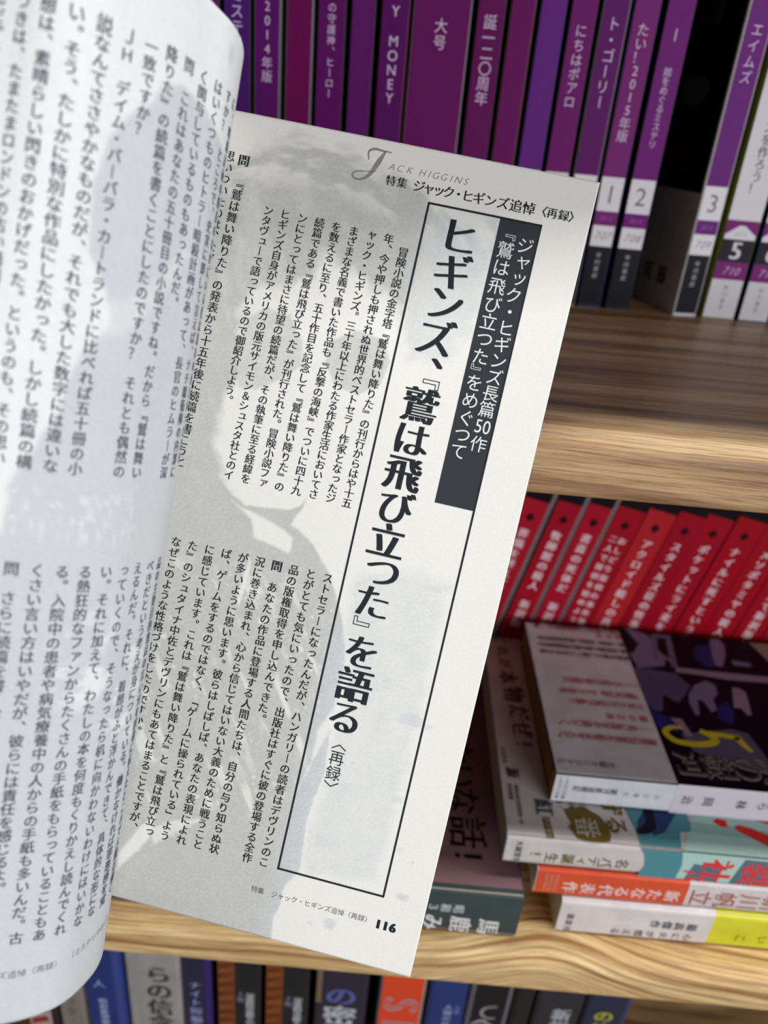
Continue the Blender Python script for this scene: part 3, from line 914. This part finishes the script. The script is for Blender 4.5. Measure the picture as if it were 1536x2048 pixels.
A_ = [(40, 198), (56.7, 196.5), (58.8, 199.5), (61.6, 203.1), (66.4, 205.3), (71.3, 206.4), (77.8, 206.6), (83.1, 206.0), (89.4, 204.9), (94.5, 203.4), (98.7, 202.3), (105.6, 199.8), (108.0, 196.9), (125.9, 196.2), (126.4, 186.2), (125.6, 168), (121, 160), (112, 158), (108, 166), (104.7, 172.6), (97.2, 172.0), (92.0, 176.1), (85.4, 178.4), (80.8, 171.6), (73.9, 168.3), (67.8, 165.7), (66.3, 158.2), (69.3, 150.9), (69.7, 143.1), (66.0, 139.4), (66.0, 130.0), (69.3, 119.9), (74.8, 113.6), (60, 108.7), (40, 108)]
B_ = [(40, 123.5), (65.8, 120.6), (74.3, 113.5), (78.0, 111.6), (83.3, 112.2), (89.2, 112.9), (92.2, 114.7), (93.4, 116.8), (93.1, 114.5), (91.6, 111.5), (91.0, 109.4), (93.6, 108.3), (98.0, 105.6), (100.3, 102.8), (103.8, 98.9), (106.5, 94.2), (109.1, 89.4), (111.7, 82.0), (113.1, 74.9), (112.6, 67.3), (112.8, 60.5), (113.4, 53.8), (114.0, 47.5), (112.9, 41.8), (112.3, 36.6), (112.3, 31.9), (113.1, 22.7), (113.1, 20.1), (110.5, 15.8), (110.0, 13.4), (110.3, 10.2), (109.2, 5.8), (110.2, -2), (40, -2)]
W_ = [(74.3, 112.1), (77.1, 110.7), (79.6, 110.5), (85.7, 108.9), (89.5, 107.6), (92.0, 106.1), (92.4, 103.5), (92.0, 101.9), (87.4, 103.0), (82.2, 103.8), (80.5, 108.3)]
C1_ = [(67.6, 151.9), (67.6, 158.5), (72.1, 162.7), (78.9, 162.1), (83.4, 156.6), (84.8, 150.3), (80.7, 146.1), (74.3, 141.5), (69.5, 141.3)]
C2_ = [(90.5, 152.2), (91.1, 158.2), (96.9, 162.0), (104.1, 161.0), (106.9, 155.8), (105.6, 149.6), (100.5, 145.9), (94.3, 147.1)]
X_ = [(109.5, 99.6), (128.0, 105.7), (135.0, 103.5), (133.8, 22.6), (116.2, 20.1), (114.2, 23.5), (114.8, 47.3), (115.2, 67.9), (111.2, 87.3)]

def art_right(u, v):
    g = pmask(u, v, A_, 3.0, 3.0, 3, 5.0) * 0.92
    # brushed hair at the top of the printed portrait: arcs round its centre
    rr = np.hypot((u - 78) * 0.8, v - 168)
    an = np.arctan2(v - 168, u - 78)
    hair = vnoise(rr * 1.0, an * 9.0, 2.2, 11, 3)
    hm = np.clip((rr - 25) / 5, 0, 1) * np.clip((v - 184) / 8, 0, 1)
    g = g * (1 - 0.75 * hm * np.clip((hair - 0.47) * 5, 0, 1))
    inbox = ((u > 108) & (u < 126)).astype(float)
    g = np.maximum(g * (1 - inbox * 0.45 * np.clip((196 - v) / 20, 0.2, 1)), 0)
    soft = vnoise(u * 0.8 + v * 0.35, v * 0.25 - u * 0.1, 4.0, 13, 4)
    g = g * (1 - 0.35 * np.clip((soft - 0.55) * 4, 0, 1))
    g = np.maximum(g, 0.62 * pmask(u, v, C1_, 0.8))
    g = np.maximum(g, 0.72 * pmask(u, v, C2_, 0.7))
    B = pmask(u, v, B_, 0.5, 0.25, 5, 1.5)
    B = B * (1 - pmask(u, v, W_, 0.6) * 0.97)
    # crinkled light creases inside the coat
    lo, ac = 0.55 * u - 0.83 * v, 0.83 * u + 0.55 * v
    s1 = vnoise(ac * 1.0, lo * 0.16, 2.3, 21, 4)
    cr = np.clip((s1 - 0.60) * 9, 0, 1) * np.clip((vnoise(ac, lo, 9, 22) - 0.42) * 6, 0, 1)
    cr = np.maximum(cr, np.clip((vnoise(ac, lo * 0.5, 0.9, 23, 3) - 0.66) * 8, 0, 1) * np.clip((vnoise(ac, lo, 8, 24) - 0.45) * 5, 0, 1))
    cr = cr * np.clip((98 - v) / 8, 0, 1) * np.clip((v - 22) / 10, 0, 1) * np.clip((112 - u) / 6, 0, 1)
    B = B * (1 - 0.8 * cr)
    B = B * (1 - 0.95 * pmask(u, v, [(64.5, 12), (69, 21), (72, 24.5), (71.8, 18), (69, 13.5), (65, 7.5)], 0.8, 0.3))
    B = B * (1 - 0.75 * pmask(u, v, [(71.5, 21), (78, 25), (85, 27), (79, 22), (73.5, 17)], 1.0, 0.8, 8, 1.2))
    B = B * (1 - 0.9 * pmask(u, v, [(109.6, 58), (112.7, 66), (113.4, 60), (109.5, 48), (107.5, 40), (110, 49)], 0.8, 0.3, 9))
    B = B * (1 - 0.9 * pmask(u, v, [(81, 86.5), (82.2, 98.5), (83, 96), (82.2, 85)], 0.5, 0.2, 9))
    g = np.maximum(g, B * 0.95)
    X = pmask(u, v, X_, 3.0, 1.2, 6, 3.0)
    g = np.maximum(g, X * (0.40 + 0.45 * (vnoise(u, v, 5, 31, 4) - 0.5)))
    for cx, cy, rx, ry, k in ((132.6, 66.9, 4.2, 2.2, .75), (137.2, 66.3, 1.8, 0.9, .4), (130.0, 101.6, 4.0, 1.0, .55), (133.5, 45.3, 2.0, 1.6, .5), (137.8, 32.7, 1.1, .7, .4), (124.3, 8.3, 1.9, 1.5, .75), (119.2, 7.2, .8, .5, .5), (120.5, 52.1, .9, .6, .6), (141.3, 20.5, 1.9, 1.1, .7), (141.6, 30.2, .5, .6, .5), (115.5, 30, 2.5, 9, .35)):
        dd = ((u - cx) / rx) ** 2 + ((v - cy) / ry) ** 2 + (vnoise(u, v, 1.2, 41) - 0.5) * 1.2
        g = np.maximum(g, k * np.clip(1.3 - dd, 0, 1))
    top = np.clip((vnoise(u, v, 3.0, 51, 4) - 0.5), -1, 1) * 0.16
    g = np.clip(g + top * (g > 0.05), 0, 1)
    white = np.array([0.805, 0.785, 0.735])
    gray = np.array([0.515, 0.508, 0.480])
    blue = np.array([0.62, 0.66, 0.70])
    bl = np.clip((u - 104) / 10, 0, 1) * (v < 200)
    gcol = gray[None, :] * (1 - bl[:, None]) + (gray * 0.4 + blue * 0.6)[None, :] * bl[:, None]
    c = white[None, :] * (1 - g[:, None]) + gcol * g[:, None]
    grain = (rng.random(len(u)) - 0.5) * (0.03 + 0.09 * g)
    return c * (1 + grain[:, None])

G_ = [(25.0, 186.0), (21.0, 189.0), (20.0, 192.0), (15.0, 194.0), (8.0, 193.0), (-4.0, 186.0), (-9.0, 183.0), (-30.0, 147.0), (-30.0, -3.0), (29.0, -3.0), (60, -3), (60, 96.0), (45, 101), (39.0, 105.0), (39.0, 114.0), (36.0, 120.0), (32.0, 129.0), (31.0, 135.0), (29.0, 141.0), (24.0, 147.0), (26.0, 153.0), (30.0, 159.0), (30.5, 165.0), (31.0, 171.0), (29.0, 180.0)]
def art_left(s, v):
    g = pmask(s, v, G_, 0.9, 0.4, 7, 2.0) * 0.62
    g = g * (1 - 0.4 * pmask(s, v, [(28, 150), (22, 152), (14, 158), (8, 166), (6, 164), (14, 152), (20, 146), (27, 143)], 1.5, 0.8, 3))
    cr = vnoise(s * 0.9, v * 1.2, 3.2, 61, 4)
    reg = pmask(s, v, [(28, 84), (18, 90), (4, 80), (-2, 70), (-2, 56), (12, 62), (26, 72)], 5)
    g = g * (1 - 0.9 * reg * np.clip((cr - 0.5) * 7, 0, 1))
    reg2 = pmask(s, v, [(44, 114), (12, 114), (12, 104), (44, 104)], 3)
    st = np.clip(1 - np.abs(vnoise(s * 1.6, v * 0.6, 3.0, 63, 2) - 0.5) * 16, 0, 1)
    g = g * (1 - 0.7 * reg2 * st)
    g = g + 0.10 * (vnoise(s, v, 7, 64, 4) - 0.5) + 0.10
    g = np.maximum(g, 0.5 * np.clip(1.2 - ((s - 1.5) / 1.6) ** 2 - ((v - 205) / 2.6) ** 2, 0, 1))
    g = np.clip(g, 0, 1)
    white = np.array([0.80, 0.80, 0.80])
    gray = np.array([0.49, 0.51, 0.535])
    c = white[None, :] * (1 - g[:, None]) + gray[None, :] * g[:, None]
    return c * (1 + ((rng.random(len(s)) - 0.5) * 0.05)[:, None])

def u1(v):
    return 53.5 + (1 - v / 210.0) * 7.5
def right_pt(u, v, lift=0.0):
    a = u1(v)
    if u >= a:
        return (u, v, lift)
    q = (a - u) / 4.0
    return (u, v, -5.0 * q * q + lift)

def grid_mesh(name, P, colors, nr, nc, mat, parent):
    me = bpy.data.meshes.new(name)
    i = np.arange(nr - 1)[:, None] * nc + np.arange(nc - 1)[None, :]
    F = np.stack([i, i + 1, i + nc + 1, i + nc], -1).reshape(-1, 4)
    me.from_pydata((P * MM).tolist(), [], F.tolist())
    a = me.color_attributes.new('Col', 'FLOAT_COLOR', 'POINT')
    C = np.concatenate([colors, np.ones((len(colors), 1))], 1).astype(np.float32)
    a.data.foreach_set('color', C.ravel())
    me.materials.append(mat)
    me.polygons.foreach_set('use_smooth', [True] * len(me.polygons))
    o = bpy.data.objects.new(name, me)
    COL.objects.link(o)
    o.parent = parent
    return o

nr, nc = 460, 215
vv = np.linspace(0, 210, nr)
tt = np.linspace(0, 1, nc)
VV = np.repeat(vv, nc)
UU = np.concatenate([(u1(v) - 4.0) + tt * (148 - u1(v) + 4.0) for v in vv])
qq = np.clip((np.repeat(u1(vv), nc) - UU) / 4.0, 0, None)
RP = np.stack([UU, VV, -5.0 * qq * qq], 1)
right = grid_mesh('right_page', RP, art_right(UU, VV), nr, nc, PAPER, mag)
sol = right.modifiers.new('thickness', 'SOLIDIFY')
sol.thickness = 0.00009
sol.offset = -1 if True else 1

# curling left page: two profiles (top edge, bottom edge) joined by straight lines
KN = [-24, -12, -6, 0, 6, 12, 20, 30, 45, 62, 115]
sg = np.arange(-24, 115.1, 1.0)
def curve(u0, w0, ang):
    a = np.interp(sg, KN, ang)
    am = (a[1:] + a[:-1]) / 2
    u = np.concatenate([[0], np.cumsum(np.cos(am))])
    w_ = np.concatenate([[0], np.cumsum(np.sin(am))])
    return u - u[24] + u0, w_ - w_[24] + w0, a
cuT, cwT, caT = curve(64.946, 37.757, [1.035, 1.196, 1.378, 1.597, 1.952, 1.876, 2.041, 2.146, 3.304, 3.0, 3.2])
cuB, cwB, caB = curve(73.553, 25.178, [1.398, 1.125, 1.17, 1.399, 1.644, 1.756, 2.223, 2.585, 1.75, 2.9, 3.2])
DS = [-6, 6, 18, 30, 46]
DVG = [[0] * 5, [-0.786, -1.517, -1.294, -0.508, -0.592], [-0.146, -0.777, -1.452, -2.169, -2.391], [0.013, -1.488, -2.618, -5.404, -6.056], [0] * 5]
def left_arr(s, v, lift=0.0):
    s, v = np.asarray(s, float), np.asarray(v, float)
    k = v / 210.0
    ss = np.clip(s, -24, 115)
    u = np.interp(ss, sg, cuT) * k + np.interp(ss, sg, cuB) * (1 - k)
    w_ = np.interp(ss, sg, cwT) * k + np.interp(ss, sg, cwB) * (1 - k)
    a = np.interp(ss, sg, caT) * k + np.interp(ss, sg, caB) * (1 - k)
    # below s=-24 the sheet runs straight into the gutter
    f = np.clip((-24 - s) / 12.0, 0, 1)
    gu = 49.5 + (1 - k) * 7.5
    u = u * (1 - f) + gu * f
    w_ = w_ * (1 - f) + (-5.2) * f
    D = np.array([np.interp(ss, DS, r) for r in DVG])
    lev = [0, 20, 108, 198, 210]
    dv = np.zeros_like(v)
    for i in range(4):
        m_ = (v >= lev[i]) & (v <= lev[i + 1])
        t = (v - lev[i]) / (lev[i + 1] - lev[i])
        dv = np.where(m_, D[i] * (1 - t) + D[i + 1] * t, dv)
    return np.stack([u + np.sin(a) * lift, v + dv, w_ - np.cos(a) * lift], -1)

scol = np.concatenate([np.linspace(-36, -25, 6), np.arange(-24, 56, 0.62), np.linspace(57, 112, 24)])
nr2, nc2 = 340, len(scol)
v2 = np.linspace(0, 210, nr2)
SS, V2 = np.tile(scol, nr2), np.repeat(v2, nc2)
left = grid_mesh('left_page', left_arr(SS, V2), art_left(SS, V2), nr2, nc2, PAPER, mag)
sol = left.modifiers.new('thickness', 'SOLIDIFY')
sol.thickness = 0.00009
sol.offset = 1

# page blocks and cover behind the two pages
m = MB()
pr = [(148, -0.2), (56.5, -0.2), (54.5, -0.9), (53.0, -5.4), (147.8, -5.4)]
V = [(u_ + (0.0 if i in (0, 4) else 0), 0.3, w_) for i, (u_, w_) in enumerate(pr)] 
prT = [(147.8, -0.25), (55.0, -0.25), (52.0, -2.2), (50.5, -5.6), (147.8, -5.4)]
prB = [(147.8, -0.25), (62.5, -0.25), (59.5, -2.2), (58.0, -5.6), (147.8, -5.4)]
n5 = 5
m.add([(a, 0.4, b_) for a, b_ in prB] + [(a, 209.6, b_) for a, b_ in prT],
      [(i, (i + 1) % n5, n5 + (i + 1) % n5, n5 + i) for i in range(n5)] + [tuple(range(n5 - 1, -1, -1)), tuple(range(n5, 2 * n5))])
m.build('right_page_block', block_mat('magazine_edge_right', rgb(224, 222, 214), 2), mag)
sb = np.concatenate([np.linspace(-34, -25, 4), np.arange(-24, 110, 4.0)])
vb = np.linspace(0.4, 209.6, 12)
def sheet_pair(l0, l1, v_in=0.0):
    P, F = [], []
    n_, k_ = len(sb), len(vb)
    for l in (l0, l1):
        for v in vb:
            P += [tuple(p) for p in left_arr(sb, np.full(len(sb), v), l)]
    q = n_ * k_
    for j in range(k_ - 1):
        for i in range(n_ - 1):
            a = j * n_ + i
            F += [(a, a + 1, a + n_ + 1, a + n_), (q + a + 1, q + a, q + a + n_, q + a + n_ + 1)]
    for i in range(n_ - 1):
        F += [(i + 1, i, q + i, q + i + 1), (q - n_ + i, q - n_ + i + 1, 2 * q - n_ + i + 1, 2 * q - n_ + i)]
    for j in range(k_ - 1):
        a, b_ = j * n_, j * n_ + n_ - 1
        F += [(a, a + n_, q + a + n_, q + a), (b_ + n_, b_, q + b_, q + b_ + n_)]
    return P, F
m = MB()
m.add(*sheet_pair(-0.2, -4.0))
m.build('left_page_block', block_mat('magazine_edge_left', rgb(224, 222, 214), 2), mag, smooth=False)
m = MB()
m.add(*sheet_pair(-4.1, -4.5))
m.build('left_cover', coat(rgb(118, 40, 110)), mag)
m = MB()
m.add([(148, 0, -5.6), (52, 0, -5.8), (52, 0, -6.2), (148, 0, -6.0), (148, 210, -5.6), (46, 210, -5.8), (46, 210, -6.2), (148, 210, -6.0)],
      [(0, 1, 5, 4), (3, 7, 6, 2), (0, 3, 2, 1), (4, 5, 6, 7), (0, 4, 7, 3), (1, 2, 6, 5)])
m.build('right_cover', coat(rgb(118, 40, 110)), mag)

# ---- right page print
RM = lambda a, b_: right_pt(a, b_, 0.05)
RM2 = lambda a, b_: right_pt(a, b_, 0.09)
def column(parent, name, draw):
    mb = MB()
    draw(mb)
    return mb.build(name, PRINT, parent)
CT = [(104.0, 183.5, 118.2, '冒険小説の金字塔『鷲は舞い降りた』の刊行からはや十五'),
      (99.6, 186.1, 118.5, '年、今や押しも押されぬ世界的ベストセラー作家となったジ'),
      (95.0, 186.1, 118.5, 'ャック・ヒギンズ。三十年以上にわたる作家生活においてさ'),
      (90.4, 186.2, 118.4, 'まざまな名義で書いた作品も『反撃の海峡』でついに四十九'),
      (85.8, 186.3, 118.4, 'を数えるに至り、五十作目を記念して『鷲は舞い降りた』の'),
      (81.3, 186.5, 118.4, '続篇である『鷲は飛び立った』が刊行された。冒険小説ファ'),
      (76.7, 186.7, 118.4, 'ンにとってはまさに待望の続篇だが、その執筆に至る経緯を'),
      (72.1, 186.8, 118.4, 'ヒギンズ自身がアメリカの版元サイモン＆シュスタ社とのイ'),
      (67.6, 186.9, 137.4, 'ンタヴューで語っているので御紹介しよう。')]
for x, y0, y1, txt in CT:
    column(right, 'text_column', lambda mb: vcol(mb, txt, x, y0, y1, 2.72, 'body', RM, INK))
def c10(mb):
    put(mb, '問', 58.6, 198.0, 3.1, 'bold', RM, INK)
    t10 = '『鷲は舞い降りた』の発表から十五年後に続篇を書こうと'
    vcol(mb, t10, 58.6, 192.1, 192.1 - 2.93 * (len(t10) - 1), 2.95, 'body', RM, INK)
column(right, 'text_column', c10)
column(right, 'text_column', lambda mb: vcol(mb, '思いついたのは、なぜですか', 54.7, 198.4, 198.4 - 2.93 * 12, 2.95, 'body', RM, INK))
LT = ['ストセラーになったんだが、ハンガリーの読者はデヴリンのこ', 'とがとても気にいったので、出版社はすぐに彼の登場する全作',
      '品の版権取得を申し込んできた。', '　　あなたの作品に登場する人間たちは、自分の与り知らぬ状',
      '況に巻き込まれ、心から信じてはいない大義のために戦うこと', 'が多いように思います。彼らはしばしば、あなたの表現によれ',
      'ば、ゲームをするのではなく、「ゲームに操られている」よう', 'に感じています。これは『鷲は舞い降りた』と『鷲は飛び立っ',
      'た』のシュタイナ中佐とデヴリンにもあてはまることですが、', 'なぜこのような性格づけをしたのですか。……']
for k, txt in enumerate(LT):
    x = 103.5 - 4.6 * k
    def dr(mb):
        vcol(mb, txt, x, 98.0, 98.0 - 2.887 * (len(txt) - 1), 2.85, 'body', RM, INK)
        if k == 3:
            put(mb, '問', x, 98.0, 3.05, 'bold', RM, INK)
    column(right, 'text_column', dr)
# frame and banner
def frame(mb):
    x0, x1, y0, y1, t = 107.3, 136.6, 19.1, 197.1, 0.55
    for a, b_, c, d in ((x0, x0 + t, y0, y1), (x1 - t, x1, y0, y1), (x0, x1, y0, y0 + t), (x0, x1, y1 - t, y1)):
        mb.add([RM(a, c), RM(b_, c), RM(b_, d), RM(a, d)], [(0, 1, 2, 3)], INK)
column(right, 'title_frame', frame)
def banner(mb):
    mb.add([RM(126.0, 123.5), RM(136.3, 123.5), RM(136.3, 196.8), RM(126.0, 196.8)], [(0, 1, 2, 3)], rgb(58, 59, 64))
column(right, 'title_banner', banner)
def bantext(mb):
    W_c = rgb(226, 226, 224)
    for i, ch in enumerate('ジャック・ヒギンズ長篇'):
        put(mb, ch, 133.6, 191.2 - 4.18 * i + (0.0 if i < 4 else 0.0), 4.35, 'line', RM2, W_c)
    for i, ch in enumerate('50'):
        put(mb, ch, 132.5 + 2.1 * i, 144.9, 4.9, 'line', RM2, W_c, False, 0, 0.85)
    put(mb, '作', 133.5, 140.4, 4.35, 'line', RM2, W_c)
    for ch, y in zip('『鷲は飛び立つた』をめぐつて', (193.5, 189.2, 184.8, 180.1, 175.4, 171.0, 166.6, 162.1, 158.2, 155.3, 150.8, 146.2, 141.9, 137.6)):
        put(mb, ch, 129.0, y, 4.5 if ch not in '『』' else 3.8, 'line', RM2, W_c)
column(right, 'banner_lettering', bantext)
def title(mb):
    T = [('ヒ', 117.0, 190.2), ('ギ', 117.2, 181.3), ('ン', 117.2, 173.2), ('ズ', 116.8, 164.3), ('、', 115.6, 155.2), ('『', 117.4, 154.3), ('鷲', 116.8, 146.8), ('は', 116.6, 137.9),
         ('飛', 116.4, 129.0), ('び', 116.5, 120.0), ('立', 116.2, 111.0), ('つ', 117.0, 103.0), ('た', 116.2, 94.7), ('』', 115.5, 87.2), ('を', 116.4, 81.2), ('語', 116.4, 72.2), ('る', 115.9, 63.4)]
    for ch, x, y in T:
        put(mb, ch, x, y, {'『': 6.6, '』': 6.6, 'ヒ': 10.2, 'ギ': 10.0, 'ン': 10.0, 'ズ': 10.4, '語': 9.6, '鷲': 9.6}.get(ch, 9.7), 'line' if ch in '『』' else ('titlehv' if ch in '鷲飛立語' else 'title'), RM, INK)
    for ch, y in zip('〈再録〉', (56.4, 52.3, 48.1, 44.0)):
        put(mb, ch, 116.2, y, 4.2, 'line', RM, INK)
column(right, 'title_lettering', title)
def header(mb):
    for ch, x, s in zip('特集ジャック・ヒギンズ追悼〈再録〉', (96.9, 99.8, 104.2, 106.8, 109.4, 111.9, 114.4, 116.8, 119.6, 122.6, 125.8, 129.1, 132.4, 135.6, 138.3, 141.2, 143.9),
                        (2.7, 2.7) + (3.2,) * 9 + (3.3, 3.3, 2.9, 2.8, 2.8, 2.9)):
        put(mb, ch, x, 200.4, s, 'body', RM, INK, False)
    gy = rgb(142, 140, 138)
    for ch, x in zip('ACKHIGGINS', (96.3, 98.7, 101.1, 104.4, 106.2, 107.9, 110.0, 111.8, 113.6, 115.6)):
        put(mb, ch, x, 203.8, 2.45, 'ital', RM, gy, False)
    # large swash initial
    stroke(mb, [(90.2, 204.4), (89.8, 206.4), (91.2, 207.3), (93.2, 207.2), (95.6, 207.2)], [.25, .5, .7, .5, .25], RM, gy)
    stroke(mb, [(94.0, 207.2), (92.9, 204.6), (91.4, 201.2), (89.6, 199.4), (87.6, 199.2), (86.9, 200.2), (87.9, 201.1), (90.0, 201.4), (92.6, 201.9)], [.35, 1.3, 1.0, .6, .5, .45, .4, .3, .15], RM, gy)
column(right, 'page_header', header)
def footer(mb):
    gy = rgb(96, 96, 98)
    txt = '特集　ジャック・ヒギンズ追悼〈再録〉'
    for i, ch in enumerate(txt):
        put(mb, ch, 102.6 + i * 1.835, 12.2, 1.85, 'small', RM, gy, False)
    for i, ch in enumerate('116'):
        put(mb, ch, 136.7 + i * 1.95, 11.8, 3.3, 'num', RM, INK, False)
column(right, 'page_number', footer)

# ---- left page print
LM = lambda lift: (lambda a, b_: (a, b_, lift))
def left_text(items, name='text_column'):
    """items drawn in (minus s, v) then wrapped onto the curled sheet"""
    mb = MB()
    for it in items:
        it(mb)
    P = np.array(mb.v)
    W = left_arr(-P[:, 0], P[:, 1], 0.06 + P[:, 2])
    mb.v = [tuple(p) for p in W]
    return mb.build(name, PRINT, left)
ID = lambda a, b_: (a, b_, 0.0)
LINK = rgb(88, 90, 98)
MT = ['に、暗殺計画の隊員のなかにいる者は誰なのかといった話を', 'すか？　ところで、史実に即して言えば、ナチ親衛隊の内部に', 'はいくつものヒトラー暗殺計画があって、長官のヒムラーが深',
      'く関与しているものもあったんだ。', '問　これはあなたの五十冊目の小説ですね。だから『鷲は舞い', '降りた』の続篇を書くことにしたのですか？　それとも偶然の',
      '一致ですか？', 'ＪＨ　デイム・バーバラ・カートランドに比べれば五十冊の小', '説なんてささやかなものだが、それでも大した数字には違いな',
      'い。そう、たしかに特別な作品にしたかった。しかし続篇の構', '想は、素晴らしい閃きのおかげだった。というのも、その思い',
      'つきは、たまたまロンドンの古い酒場で耳にした噂からだった', 'んだ。その話がなければ、この小説は生まれなかっただろうね']
for k, txt in enumerate(MT):
    s = 4.6 * (k - 1)
    p = 79.5 / 27
    left_text([lambda mb: vcol(mb, txt, -s, 198.0, 198.0 - p * (len(txt) - 1), 2.9, 'body', ID, LINK)])
NT = ['品の主要目的書店の言い分を訳者に伝えたところで人間は働く', 'べきだという考えが身についている。働かなければ罪悪感を覚', 'えるんだ。それに、着想がふと浮かんできて、具体的な形にな',
      'っていくので、そうなったら机に向かわないわけにはいかな', 'い。それに加えて、わたしの本を何度もくりかえし読んでくれ', 'る熱狂的なファンからたくさんの手紙をもらっていることもあ',
      'る。入院中の患者や病気療養中の人からの手紙も多いんだ。古', 'くさい言い方はいやだが、彼らには責任を感じるよ。', '問　さらに続篇を書くおつもりですか', 'そうだね、いまは別の話を考えているところなんだ']
for k, txt in enumerate(NT):
    s = 4.6 * k
    p = 78.0 / (26 if k == 3 else 27)
    left_text([lambda mb: vcol(mb, txt, -s, 98.0, 98.0 - p * (len(txt) - 1), 2.9, 'body', ID, LINK)])
def lfoot(mb):
    gy = rgb(120, 122, 128)
    for i, ch in enumerate('ック・ヒギンズ追悼〈再録〉'):
        put(mb, ch, -(18.0 + (12 - i) * 1.9), 11.6, 1.9, 'small', ID, gy, False)
    for i, ch in enumerate('（ミステリマガジン'):
        put(mb, ch, -(14.6 - i * 1.95), 11.6, 2.0, 'small', ID, gy, False)
left_text([lfoot], 'page_footer')

bpy.data.objects.remove(_to)
